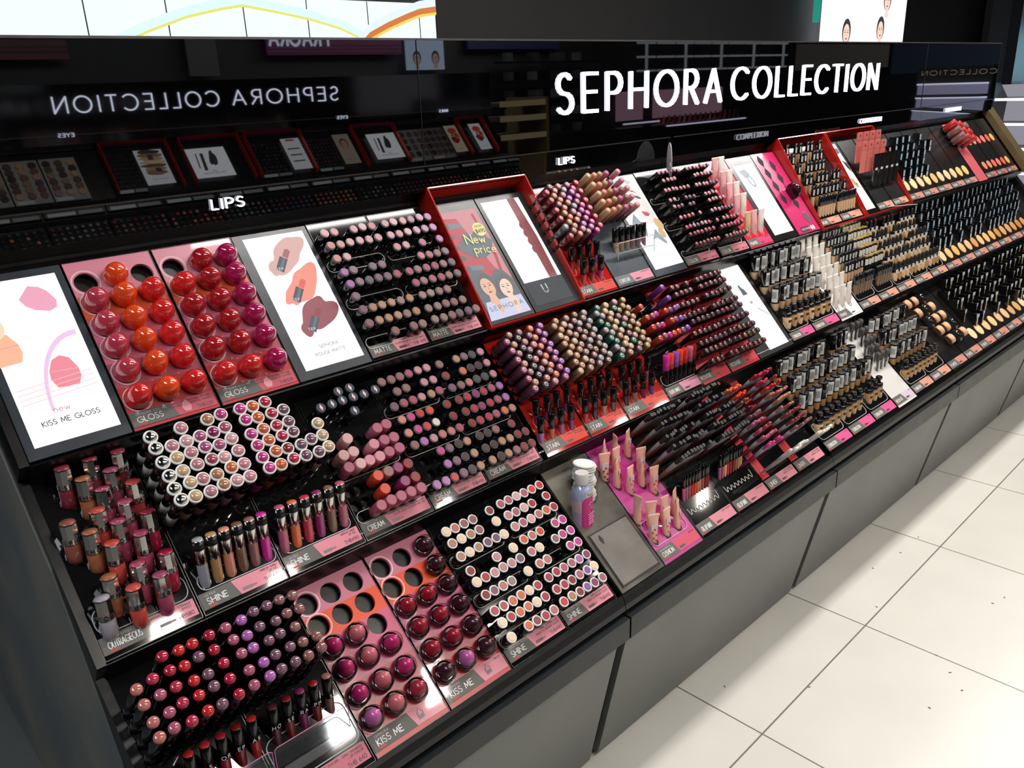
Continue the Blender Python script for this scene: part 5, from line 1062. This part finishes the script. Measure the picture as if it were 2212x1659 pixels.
for X_, w_, e_, l_ in ((2.535, .200, mat('#b9bcc4', .4, emit=.5), 'dim COMPLEXION sign above the COLOR lipsticks'), (3.455, .200, LET2, 'lit COMPLEXION sign above the black packs'), (4.365, .195, LET2, 'lit COMPLEXION sign at the far end')):
    sign('COMPLEXION', X_, 1.561, 1.356, .0175, l_, e_, w=w_, sw=.055, gap=.3)
# hanging discount tag on the fascia
root = empty('hanging_tag', upm(2.105, 1.520, 1.320) @ Matrix.Rotation(.9, 4, 'Y')); tag(root, 'oval printed tag hanging from a wire in front of the fascia', 'tag')
MB().prism([(x, y) for x, y in ell(0, 0, .028, .060, 28)], 0, .0015, mat('#d9d6d6', .4)).build('card', root)
g = MB(); g.prism(blob(-.004, .006, .016, .028, 3), .0016, .0018, mat('#a8263a', .4)).prism(ell(.002, .010, .008, .012), .0019, .0021, mat('#d8a890', .5)).prism(ell(-.010, .022, .006, .006), .0019, .0021, mat('#6c4a9c', .5)).box(-.016, .016, -.048, -.030, .0016, .0018, mat('#3a3a3c', .5)).box(-.002, .018, .028, .046, .0016, .0018, mat('#8d8d90', .5)).build('print', root)
MB().tube([(-.02, .01, -.002), (-.045, -.005, -.010), (-.052, -.03, -.012)], .0015, STEEL).build('wire', root)
# two lids hanging over: dangling sample strip
root = empty('paper_strip', frame(1, 3.345, .292, .015) @ Matrix.Rotation(-1.0, 4, 'X') @ Matrix.Rotation(.5, 4, 'Z')); tag(root, 'folded paper strip poking out under the long red frame', 'paper strip')
MB().box(-.006, .006, -.10, 0, 0, .001, mat('#cfc4b4', .6)).build('paper', root)

# ------------------------------------------------------------------ floor
FM = bpy.data.materials.new('floor_tiles'); FM.use_nodes = True; nt = FM.node_tree; b = nt.nodes['Principled BSDF']
tc = nt.nodes.new('ShaderNodeTexCoord'); mp = nt.nodes.new('ShaderNodeMapping'); br = nt.nodes.new('ShaderNodeTexBrick'); nz = nt.nodes.new('ShaderNodeTexNoise'); mx = nt.nodes.new('ShaderNodeMixRGB'); cr = nt.nodes.new('ShaderNodeValToRGB')
mp.vector_type = 'TEXTURE'; mp.inputs['Location'].default_value = (1.558, .797, 0); mp.inputs['Rotation'].default_value = (0, 0, .012)
br.offset = 0; br.inputs['Scale'].default_value = 1.0; br.inputs['Brick Width'].default_value = .5985; br.inputs['Row Height'].default_value = .5985; br.inputs['Mortar Size'].default_value = .0022; br.inputs['Mortar Smooth'].default_value = 0
br.inputs['Color1'].default_value = lin('#dfdbd2'); br.inputs['Color2'].default_value = lin('#dcd8ce'); br.inputs['Mortar'].default_value = lin('#7c746c')
nz.inputs['Scale'].default_value = 5; nz.inputs['Detail'].default_value = 6; cr.color_ramp.elements[0].position = .3; cr.color_ramp.elements[0].color = (.9, .9, .9, 1); cr.color_ramp.elements[1].color = (1, 1, 1, 1)
mx.blend_type = 'MULTIPLY'; mx.inputs[0].default_value = 1
nt.links.new(tc.outputs['Object'], mp.inputs[0]); nt.links.new(mp.outputs[0], br.inputs['Vector']); nt.links.new(tc.outputs['Object'], nz.inputs[0]); nt.links.new(nz.outputs[0], cr.inputs[0])
nt.links.new(br.outputs['Color'], mx.inputs[1]); nt.links.new(cr.outputs[0], mx.inputs[2]); nt.links.new(mx.outputs[0], b.inputs['Base Color'])
b.inputs['Roughness'].default_value = .30
struct(MB().box(.235, 30, -6, 6, -.05, 0, FM).build('floor'))
struct(MB().box(-4, .2345, -6, 6, -.05, 0, noisy('grey_concrete', '#4d5154', '#6b675f', 1.6, .5, 6)).build('floor_concrete'))
rr = random.Random(4)
for i, (x, y) in enumerate(sorted([(rr.uniform(1.3, 2.9), rr.uniform(.45, 1.0)) for _ in range(16)], key=lambda p: p[0] ** 2 + p[1] ** 2)):
    tag(MB().prism(blob(0, 0, .004, .0018, i), 0, .0006, mat('#6b5d50', .7)).build('debris_speck', None, Matrix.Translation((x, y, .0005)) @ Matrix.Rotation(rr.uniform(0, 3), 4, 'Z')), 'tiny brown speck of dirt on the pale floor tiles, %s nearest the camera' % ORD[i + 1], 'dirt speck', 'dirt specks on the floor')
# ------------------------------------------------------------------ the shop behind: video wall, dark walls, lit screen
WALLD = noisy('wall_charcoal', '#1d1d1e', '#232222', 2, .6)
struct(MB().box(3.272, 30, 4.0, 4.1, 0, 3.3, WALLD).build('wall_back'))
struct(MB().box(-4, 3.268, 4.06, 4.12, 0, 3.3, mat('#050506', .5)).build('wall_backleft'))
struct(MB().box(-4, 30, -6, 6, 3.3, 3.36, mat('#101012', .8)).build('ceiling'))
struct(MB().box(-4.1, -4, -6, 6, 0, 3.3, mat('#1a1b1d', .7)).build('wall_left'))
root = empty('video_wall', Matrix.Translation((0, 4.0, 0))); tag(root, 'bright video wall of tiled screens with amber curves above the header', 'video wall')
edges = [-.8, -.35, .08, .53, .96, 1.357, 1.71, 2.085, 2.432, 2.80, 3.148, 3.266]
for a_, b_ in zip(edges[:-1], edges[1:]):
    MB().box(a_ + .003, b_ - .003, .0, .05, 1.30, 2.008, mat('#e6f9fc', .5, emit=1.15)).build('screen', root)
    MB().box(b_ - .003, b_ + .003, .0, .045, 1.30, 2.006, mat('#37505c', .3, emit=.15)).build('bezel', root)
g = MB()
def ribbon_wall(pts, wd, col, e):
    L = [(x, z + wd / 2) for x, z in pts] + [(x, z - wd / 2) for x, z in pts[::-1]]
    g.add([(x, -.004 - .001 * LAY[0], z) for x, z in L], [tuple(range(len(L)))[::-1]], mat(col, .5, emit=e)); LAY[0] += 1
LAY[0] = 0
c1 = [(1.45, 1.80), (1.62, 1.87), (1.80, 1.93), (1.96, 1.965), (2.08, 1.985), (2.25, 1.962), (2.45, 1.93), (2.62, 1.89), (2.85, 1.80)]
for wd, col, e in ((.050, '#cfeee8', 1.2), (.012, '#e2dc6a', 1.1)):
    ribbon_wall([(x, z - (.020 if wd < .02 else 0)) for x, z in c1], wd, col, e)
c2 = [(2.70, 1.78), (2.80, 1.86), (2.92, 1.91), (3.05, 1.955), (3.15, 1.985), (3.266, 2.0)]
ribbon_wall(c2, .07, '#d5e4f0', 1.2); ribbon_wall([(x, z - .02) for x, z in c2], .030, '#d87a34', 1.0); ribbon_wall([(x, z - .042) for x, z in c2], .014, '#f0d054', 1.1)
g.add([(.78 + .30 * math.cos(a * math.pi / 12), -.012, 1.72 + .165 * math.sin(a * math.pi / 12)) for a in range(24)], [tuple(range(24))[::-1]], mat('#8a4038', .4, emit=.6))
g.build('moving_picture', root)
root = empty('digital_screen', Matrix.Translation((7.60, 3.90, 0))); tag(root, 'tall lit screen with small portraits of women behind the header', 'screen')
MB().box(.10, 1.86, 0, .03, 1.2, 2.9, mat('#f2f4ff', .3, emit=1.5)).build('lit_sheet', root)
M_ = Matrix(((1, 0, 0, 0), (0, 0, -1, 0), (0, 1, 0, 0), (0, 0, 0, 1)))
for x_, z_ in ((.55, 1.895), (1.28, 1.93), (1.38, 2.20)):
    LAY[0] = 0; sub = MB(); skin_face(sub, x_, z_, .14, 1.3, '#e6c6b4', '#33353c'); sub.v = [tuple(M_ @ Vector((v[0], v[1], v[2] * 8))) for v in sub.v]; sub.build('portrait', root)
MB().box(-.055, .02, 0, .03, 1.98, 2.6, mat('#2fb49a', .4, emit=.6)).build('teal_strip', root)
tag(MB().box(0, .70, 0, .08, 0, 3.2, mat('#34373d', .5)).build('pillar', None, Matrix.Translation((11.9, 3.86, 0))), 'slate grey pillar at the right behind the header', 'pillar')
# far right display: shelves lit from behind, mirror with bulbs
WL = mat('#dfe0ff', .4, emit=2.0)
root = empty('lit_display_unit', Matrix.Translation((8.0, .98, 0))); tag(root, 'white lit cosmetics display at the right edge behind the gondola', 'display unit')
MB().box(0, .08, 0, 1.5, 0, 1.40, mat('#e3e0f0', .4, emit=.35)).build('back_board', root)
for i in range(7):
    z = .15 + .19 * i
    MB().box(-.30, 0, .03, 1.5, z, z + .015, mat('#15151a', .3)).build('shelf', root); MB().box(-.31, -.30, .03, 1.5, z - .006, z + .014, WL).build('light_strip', root)
MB().prism([(1.46, 0), (1.50, 0), (1.50, 1.42), (1.47, 1.42), (1.40, 1.30)], -.34, .02, BLACKM, 'x').build('side_panel', root)
rr = random.Random(9)
for i in range(30):
    z = .165 + .19 * (i % 7); y = .10 + (i // 7) * .28 + rr.uniform(0, .1); h_ = rr.uniform(.06, .12); c_ = rr.choice(['#6c6660', '#a9a29a', '#3c3a3c', '#c9a8a0', '#8e8a94'])
    tag(MB().lathe([(.03, 0), (.034, .004), (.034, h_ * .7), (.016, h_ * .8), (.016, h_)], mat(c_, .3, coat=.4), 12).build('cosmetic_jar', None, Matrix.Translation((7.85, .98 + y, z + .001))), 'small jar on a lit white shelf, %s bay of %s shelf' % (ORD[i // 7 + 1], ORD[i % 7 + 1]), 'jar', 'jars on the lit display at the right')
root = empty('vanity_mirror', Matrix.Translation((8.1, 1.50, 0))); tag(root, 'tall mirror edged with light bulbs at the far right', 'mirror')
MB().box(0, .04, .02, .9, 1.40, 2.2, mat('#7896a8', .1, .6)).build('mirror_glass', root); MB().box(-.005, .05, -.10, .02, 1.35, 2.25, mat('#3a3a3a', .4)).build('frame', root)
for i in range(9): MB().lathe([(.0001, 0), (.016, .006), (.016, .03), (.0001, .036)], WL, 8).build('bulb', root, Matrix.Translation((-.02, .05, 1.45 + .085 * i)))
#OPP
# ------------------------------------------------------------------ the gondola across the aisle (seen in the black glass)
OY = 3.12
def oppframe(t, X, s=0.0, off=0.0):
    # same stepped shelves turned round: reads from +Y
    A, d, n, L = tdir(t)
    y = A[0] + d[0] * s + n[0] * off; z = A[1] + d[1] * s + n[1] * off
    yo = -2.23 + (1.56 - y)
    return Matrix(((-1, 0, 0, X), (0, d[0], -n[0], yo), (0, -d[1], n[1], z), (0, 0, 0, 1)))
oy = lambda y: -2.23 + (1.56 - y)
root = empty('opposite_gondola', Matrix.Translation((0, 0, 0))); tag(root, 'black stepped gondola across the aisle, seen reflected in the header glass', 'shelving unit')
MB().prism([(oy(y), z) for y, z in prof], .02, 4.90, BL2, 'x').build('carcass', root)
MB().box(.02, 4.90, oy(1.62), oy(1.56), 1.388, 1.662, mat('#060607', .08, ior=1.8)).build('header_glass', root)
MB().box(.02, 4.90, oy(1.60), oy(1.552), 1.335, 1.386, BLACKG).build('fascia', root)
MB().box(.02, 4.90, oy(1.552), oy(1.550), 1.386, 1.390, STEEL).build('steel_strip', root)
LET3 = mat('#dfe8ff', .4, emit=4.5)
sign('SEPHORA', 3.425, oy(1.555), 1.507, .088, 'lit SEPHORA lettering across the aisle, mirrored in the left header', LET3, w=.80, sw=.10, face=1)
sign('COLLECTION', 2.530, oy(1.555), 1.507, .088, 'lit COLLECTION lettering across the aisle, mirrored in the left header', LET3, w=.985, sw=.10, face=1)
for X_, tx, l_ in ((1.62, 'EYES', 'left'), (3.48, 'EYES', 'right'), (4.42, 'NAILS', 'NAILS')):
    sign(tx, X_, oy(1.550), 1.378, .020, 'small lit %s sign across the aisle%s' % (tx, '' if tx == 'NAILS' else ', ' + l_ + ' in the reflection'), LET3, w=.085, sw=.15, face=1, gap=.3)
def opanel(X0, X1, e, draw, label, white='#e9ecf2', s=(.0, .25)):
    root = empty('backlit_poster', oppframe(1, X1, 0, .002)); tag(root, label, 'poster', 'lit posters on the gondola across the aisle'); w = X1 - X0
    MB().box(0, w, -s[1], -s[0], 0, .004, mat(white, .5, emit=e)).build('lit_sheet', root)
    g = MB(); LAY[0] = 130; draw(g, 0, w, -s[1], -s[0], e); g.build('picture', root)
def oMasc(g, x0, x1, y0, y1, e):
    w, h = x1 - x0, y1 - y0; P = lambda u, v: (x0 + u * w, y0 + v * h)
    shape(g, blob(*P(.40, .62), .020, .070, 3, .12, .25), '#2a2c30', e); shape(g, poly(*P(.66, .55), [(-.011, -.07), (.011, -.07), (.010, .06), (-.010, .06)], 1, .1), '#2d2f34', e); shape(g, poly(*P(.80, .55), [(-.004, -.05), (.004, -.05), (.004, .06), (-.004, .06)], 1, .1), '#2d2f34', e)
    g.text('CASSICOR MASCARA'.replace('CASSICOR', 'CURLSCOPE'), x0 + w / 2, y0 + h * .10, .010, mat('#3a3c44', .5, emit=.3), z=.008, align='c', sw=.13); g.text('new', x0 + w / 2, y0 + h * .18, .014, mat('#c06070', .5, emit=.6), z=.008, align='c')
def oTan(g, x0, x1, y0, y1, e):
    w, h = x1 - x0, y1 - y0; P = lambda u, v: (x0 + u * w, y0 + v * h)
    for i, c in enumerate(['#2e2c2c', '#8c6f5c', '#c39a70', '#d8b690', '#5a4438', '#b08664', '#8a6450']): shape(g, blob(*P(.5, .93 - .10 * i), w * .42, .016, i, 0, .1), c, e)
    shape(g, [P(.4, .85), P(.6, .85), P(.6, .70), P(.4, .70)], '#3a2c28', e); shape(g, [P(.3, .45), P(.5, .48), P(.5, .36), P(.3, .33)], '#2e2422', e)
    g.text('CONTOUR SMOKY', x0 + w / 2, y0 + h * .12, .008, DARKT, z=.008, align='c'); 
def oLines(g, x0, x1, y0, y1, e):
    w, h = x1 - x0, y1 - y0; P = lambda u, v: (x0 + u * w, y0 + v * h)
    shape(g, [P(.3, .97), P(.75, .97), P(.75, .91), P(.3, .91)], '#c03040', e)
    for i in range(3): shape(g, [P(.2, .68 - .2 * i), P(.85, .68 - .2 * i), P(.85, .64 - .2 * i), P(.2, .64 - .2 * i)], '#2e2e30', e)
def oFace(g, x0, x1, y0, y1, e):
    w, h = x1 - x0, y1 - y0
    skin_face(g, x0 + w * .5, y0 + h * .66, .055, e, '#c9a084', '#5e4c3c'); g.text('LARGE PALETTE', x0 + w / 2, y0 + h * .10, .008, DARKT, z=.012, align='c')
def oNail(g, x0, x1, y0, y1, e):
    w, h = x1 - x0, y1 - y0; P = lambda u, v: (x0 + u * w, y0 + v * h)
    shape(g, blob(*P(.5, .78), w * .30, .035, 4), '#c8402c', e); shape(g, blob(*P(.55, .45), w * .28, .035, 8), '#8c1420', e); shape(g, blob(*P(.30, .60), w * .22, .03, 6), '#d8643c', e)
    for u in (.35, .65): shape(g, [P(u - .06, .66), P(u + .06, .66), P(u + .06, .56), P(u - .06, .56)], '#1c1618', e)
    g.text('COLOR HIT', x0 + w / 2, y0 + h * .10, .008, DARKT, z=.008, align='c')
E_ = 1.25
opanel(1.93, 2.10, E_, oTan, 'tan swatch poster across the aisle')
opanel(2.24, 2.50, E_ * 1.4, oMasc, 'white mascara poster across the aisle, left of two', s=(.02, .24))
opanel(2.92, 3.06, E_, oLines, 'white eyeliner poster across the aisle')
opanel(3.33, 3.46, E_ * .7, oFace, "poster of a woman's face across the aisle", '#b8a898')
opanel(3.61, 3.86, E_ * 1.3, oMasc, 'white mascara poster across the aisle, right of two', s=(.02, .24))
opanel(4.36, 4.48, E_ * .8, oNail, 'red nail polish poster across the aisle, left of two', '#d8c8b0')
opanel(4.62, 4.74, E_, oNail, 'red nail polish poster across the aisle, right of two')
def oframe(X0, X1, label):
    root = empty('red_display_frame', oppframe(1, X1)); w = X1 - X0; tag(root, label, 'display frame', 'red frames on the gondola across the aisle')
    MB().box(0, .004, -.29, .06, 0, .04, RED).build('side_wall', root); MB().box(w - .004, w, -.29, .06, 0, .04, RED).build('side_wall', root); MB().box(0, w, .057, .06, 0, .04, RED).build('back_wall', root)
for a_, b_, l_ in ((1.74, 2.14, 'tan poster'), (2.22, 2.62, 'left mascara poster'), (2.66, 3.08, 'eyeliner poster'), (3.50, 3.88, 'right mascara poster'), (4.50, 4.78, 'nail polish poster')): oframe(a_, b_, 'red frame across the aisle around the ' + l_)
def opans(X0, X1, nx, ny, r, cols, base, label, t=1):
    root = empty('palette_tray', oppframe(t, X1)); tag(root, label, 'display tray', 'trays on the gondola across the aisle'); w = X1 - X0
    L = tdir(t)[3]; MB().box(0, w, -L + .005, -.005, -.008, .001, base).build('panel', root)
    g = MB(); rr = random.Random(int(X0 * 100) + t)
    for i in range(nx):
        for j in range(ny):
            x = w * (i + .5) / nx; y = -.02 - (L - .055) * (j + .5) / ny
            MB_ = g.lathe([(r, .001), (r, .006), (r * .9, .008)], mat(rr.choice(cols), .3, coat=.4), 10, x, y, smooth=False)
    g.build('pans', root)
    g = MB(); g.box(w * .05, w * .45, -L + .008, -L + .03, .001, .002, mat('#7c868c', .3)).box(w * .5, w * .95, -L + .008, -L + .03, .001, .002, mat('#aab4bc', .3)).build('price_label', root)
BRN = ['#3a2c2a', '#6c5148', '#8e7464', '#4c3c3c', '#a88c78', '#54423c']
for i in range(5): opans(.60 + .20 * i, .79 + .20 * i, 3, 6, .022, BRN, mat('#8a8a88', .4), 'pale palette tray across the aisle, %s from the reflection edge' % ORD[i + 1])
opans(1.745, 1.925, 8, 8, .008, ['#141416', '#2a2826', '#1c1c1e'], BL2, 'dark pencil tray across the aisle beside the tan poster')
opans(2.67, 2.90, 8, 8, .009, ['#26282a', '#3c3e40', '#121214'], BL2, 'dark mascara tray across the aisle beside the eyeliner poster')
opans(3.10, 3.31, 7, 8, .010, ['#1c4038', '#5c2430', '#28282a', '#3c1c28'], BL2, 'green and wine pencil tray across the aisle')
opans(3.89, 4.10, 3, 4, .024, ['#4a4248', '#2c2a2e', '#5c5258'], mat('#8d8a88', .3), 'silver palette tray across the aisle, left of two'); opans(4.11, 4.34, 4, 4, .024, ['#4a4048', '#5c484c', '#382c30'], mat('#77706e', .3), 'silver palette tray across the aisle, right of two')
SHC = ['#7c2c34', '#a8503c', '#2c5c34', '#4c4c54', '#8a6a5c', '#2a2a2e', '#6c3c54', '#3c4468', '#b08458', '#7c7c80']
for t in (2, 3):
    for i in range(14): opans(.30 + .33 * i, .62 + .33 * i, 8, 8, .010, [SHC[(i + k * 3) % 10] for k in range(3)], BL2, 'eye colour tray across the aisle, %s on the %s shelf' % (ORD[i + 1] if i < 13 else 'last', ('middle', 'bottom')[t - 2]), t)
# the shop wall far behind the camera, seen in the black glass
WY = -4.88
struct(MB().box(-4, 30, -5.1, -5.0, 0, 3.3, mat('#0c0c0e', .6)).build('wall_front'))
def wsign(X, z, w_, h_, col, e, label, name='lit_screen', text=None, tc='#ffffff', te=1.5, cat='screen'):
    root = empty(name, upm(X + w_, WY, z, 1)); tag(root, label, cat)
    MB().box(0, w_, 0, h_, -.03, 0, mat(col, .5, emit=e)).build('face', root)
    return root
r_ = wsign(4.37, 1.93, 1.65, .34, '#7a1c5e', .9, 'purple FRAGRANCE screen on the far wall, seen in the header glass')
g = MB().text('FRAGRA', .95, .09, .15, mat('#c4d4ea', .5, emit=2.4), z=.004, sw=.2, gap=.3, w=.67); g.build('lettering', r_)
g = MB()
for k in range(3): g.box(0, 1.65, .012 + .035 * k, .022 + .035 * k, .001, .003, mat('#2a0c28', .5))
g.build('stripe', r_)
r_ = wsign(1.2, 1.91, 1.32, .15, '#5c1420', .7, 'dark red lit bars on the far wall, seen in the header glass'); MB().box(0, 1.32, .05, .065, .001, .003, BLACKM).box(0, 1.32, .09, .10, .001, .003, BLACKM).build('stripe', r_)
wsign(3.55, 1.75, .29, .40, '#6c6a6a', .35, 'grey notice on the far wall, seen in the left header glass', 'wall_notice', cat='notice')
r_ = wsign(6.08, 1.76, .54, .50, '#9fb2cc', 2.0, 'pale blue poster with two portraits on the far wall, seen in the header glass')
for x_ in (.13, .40):
    LAY[0] = 0; g = MB(); skin_face(g, x_, .12, .095, 1.25, '#c8a48e', '#26282c'); g.build('portrait', r_)
wsign(7.0, 1.98, 1.6, .2, '#141c6c', .6, 'deep blue light strip on the far wall')
# bronze tester counter at the end of the gondola across the aisle
root = empty('bronze_counter', Matrix.Translation((4.97, -2.2, 0))); tag(root, 'bronze edged make-up counter past the gondola across the aisle, seen reflected', 'counter')
BZ = mat('#8a7450', .35, .5)
for z_, d_ in ((1.42, .3), (1.30, .36), (1.15, .42), (.95, .48)):
    MB().box(0, .55, -d_, 0, z_ - .03, z_, mat('#5c5048', .4)).build('shelf', root); MB().box(0, .55, -.002, .006, z_ - .035, z_ + .012, mat('#d8c490', .4, emit=.5)).build('light_strip', root)
MB().box(.55, .58, -.5, .01, 0, 1.45, BZ).build('side_panel', root)
# counters with lip colour stands, lit panels and shelves along the far wall
root = empty('make_up_counter', Matrix.Translation((0, WY, 0))); tag(root, 'black make-up counter with pink lit posters on the far wall, seen reflected', 'counter')
MB().box(9.25, 13.4, 0.02, .5, 0, .93, BLACK).build('counter_body', root)
MB().box(9.3, 10.1, .50, .53, .98, 1.00, WL).build('light_strip', root); MB().box(10.3, 12.4, .50, .53, .90, .92, WL).build('light_strip', root)
for a_, b_ in ((9.75, 10.35), (10.62, 12.46)):
    MB().box(a_, b_, .0, .03, 1.0, 1.40, mat('#c89ab0', .5, emit=.8)).build('pink_poster', root)
g = MB()
rr = random.Random(3)
for i in range(46):
    x = 10.3 + .045 * i; g.lathe([(.014, .93), (.014, 1.0), (.010, 1.0), (.008, 1.05)], mat(rr.choice(['#8c2430', '#b04048', '#5c1c24', '#a87c74']), .3), 8, x, .36 + .05 * (i % 3))
g.build('tester_row', root)
for X_, Z_ in ((12.75, 1.50), (12.75, 1.36), (10.55, 1.36)):
    pass
LG = mat('#aeb4bc', .5, emit=.9)
root = empty('lit_grid_window', Matrix.Translation((0, WY + .02, 0))); tag(root, 'grid of pale light strips on the far wall, seen in the header glass', 'light grid')
for j in range(3):
    for i in range(9):
        x = 10.2 + .48 * i; MB().box(x, x + .42, 0, .03, 1.66 + .19 * j, 1.69 + .19 * j, LG).build('light_bar', root)
for i in range(5): MB().box(10.4 + .98 * i, 10.43 + .98 * i, 0, .03, 1.69, 2.07, LG).build('light_bar', root)
for i in range(4):
    for j in range(5):
        x = 7.5 + .42 * i; z = .95 + .22 * j
        tag(MB().box(0, .10 + .05 * ((i * j) % 3), 0, .08, 0, .10, mat(['#6c7078', '#9aa0a8', '#4c4c50'][(i + j) % 3], .4, emit=.15)).build('boxed_product', None, Matrix.Translation((x, WY + .06, z))), 'small pale box on the dark far shelves, %s column %s row' % (ORD[i + 1], ROW[j + 1]), 'box', 'boxes on the dark far shelves')
root = empty('display_shelves', Matrix.Translation((7.4, WY, 0))); tag(root, 'dark wall shelves on the far side of the shop', 'shelves')
for j in range(5): MB().box(0, 1.75, 0, .22, .93 + .22 * j, .948 + .22 * j, BLACK).build('shelf', root)
wsign(14.9, 1.60, 3.9, .45, '#7c746c', .35, 'beige grey wall panel far right in the header reflection', 'wall_board', cat='panel')
wsign(19.0, 1.45, 9.0, .65, '#1c2c3c', .5, 'slate blue wall panel at the right end of the reflection', 'wall_board', cat='panel')
# end display facing down the aisle, its sign mirrored in the far header panel
XE = 12.0
root = empty('end_display', Matrix.Translation((XE, -1.58, 0))); tag(root, 'end display with lit white shelves and a COLLECTION board facing down the aisle', 'display unit')
MB().box(0, .5, 0, .92, 0, 1.56, mat('#2c2824', .5)).build('body', root)
Mx = Matrix(((0, 0, -1, XE - .004), (-1, 0, 0, -.62), (0, 1, 0, 1.48), (0, 0, 0, 1)))
sg = empty('lit_sign', Mx); tag(sg, 'thin pale COLLECTION lettering on the end display, seen reflected', 'sign')
MB().text('COLLECTION', 0, -.02, .055, mat('#c9c2ac', .5, emit=1.0), z=0, w=.9, sw=.1, gap=.4).build('letter', sg)
for j in range(5):
    z = 1.34 - .17 * j
    MB().box(-.06, 0, .03, .89, z, z + .02, WL).build('light_strip', root); MB().box(-.02, 0, .03, .89, z - .12, z, mat('#b9bce0', .5, emit=.8)).build('lit_back', root); MB().box(-.25, 0, .03, .89, z - .145, z - .13, BLACKM).build('shelf', root)
# ------------------------------------------------------------------ ceiling spot fittings around the lamps
for i, (sx, sy) in enumerate(SPOTS):
    root = empty('ceiling_spotlight', Matrix.Translation((sx, sy, 2.9))); tag(root, 'white recessed ceiling spotlight over the aisle, %s from the near end' % ORD[i + 1], 'spotlight', 'ceiling spotlights above the aisle')
    w_, d_ = .085, .185
    MB().box(-w_, w_, -d_, -d_ + .008, -.02, .12, WHITE).box(-w_, w_, d_ - .008, d_, -.02, .12, WHITE).box(-w_, -w_ + .008, -d_ + .008, d_ - .008, -.02, .12, WHITE).box(w_ - .008, w_, -d_ + .008, d_ - .008, -.02, .12, WHITE).build('trim', root)
    MB().box(-.008, .008, -.008, .008, .12, .40, STEEL).box(-w_, w_, -d_, d_, .112, .12, WHITE).build('stem', root)
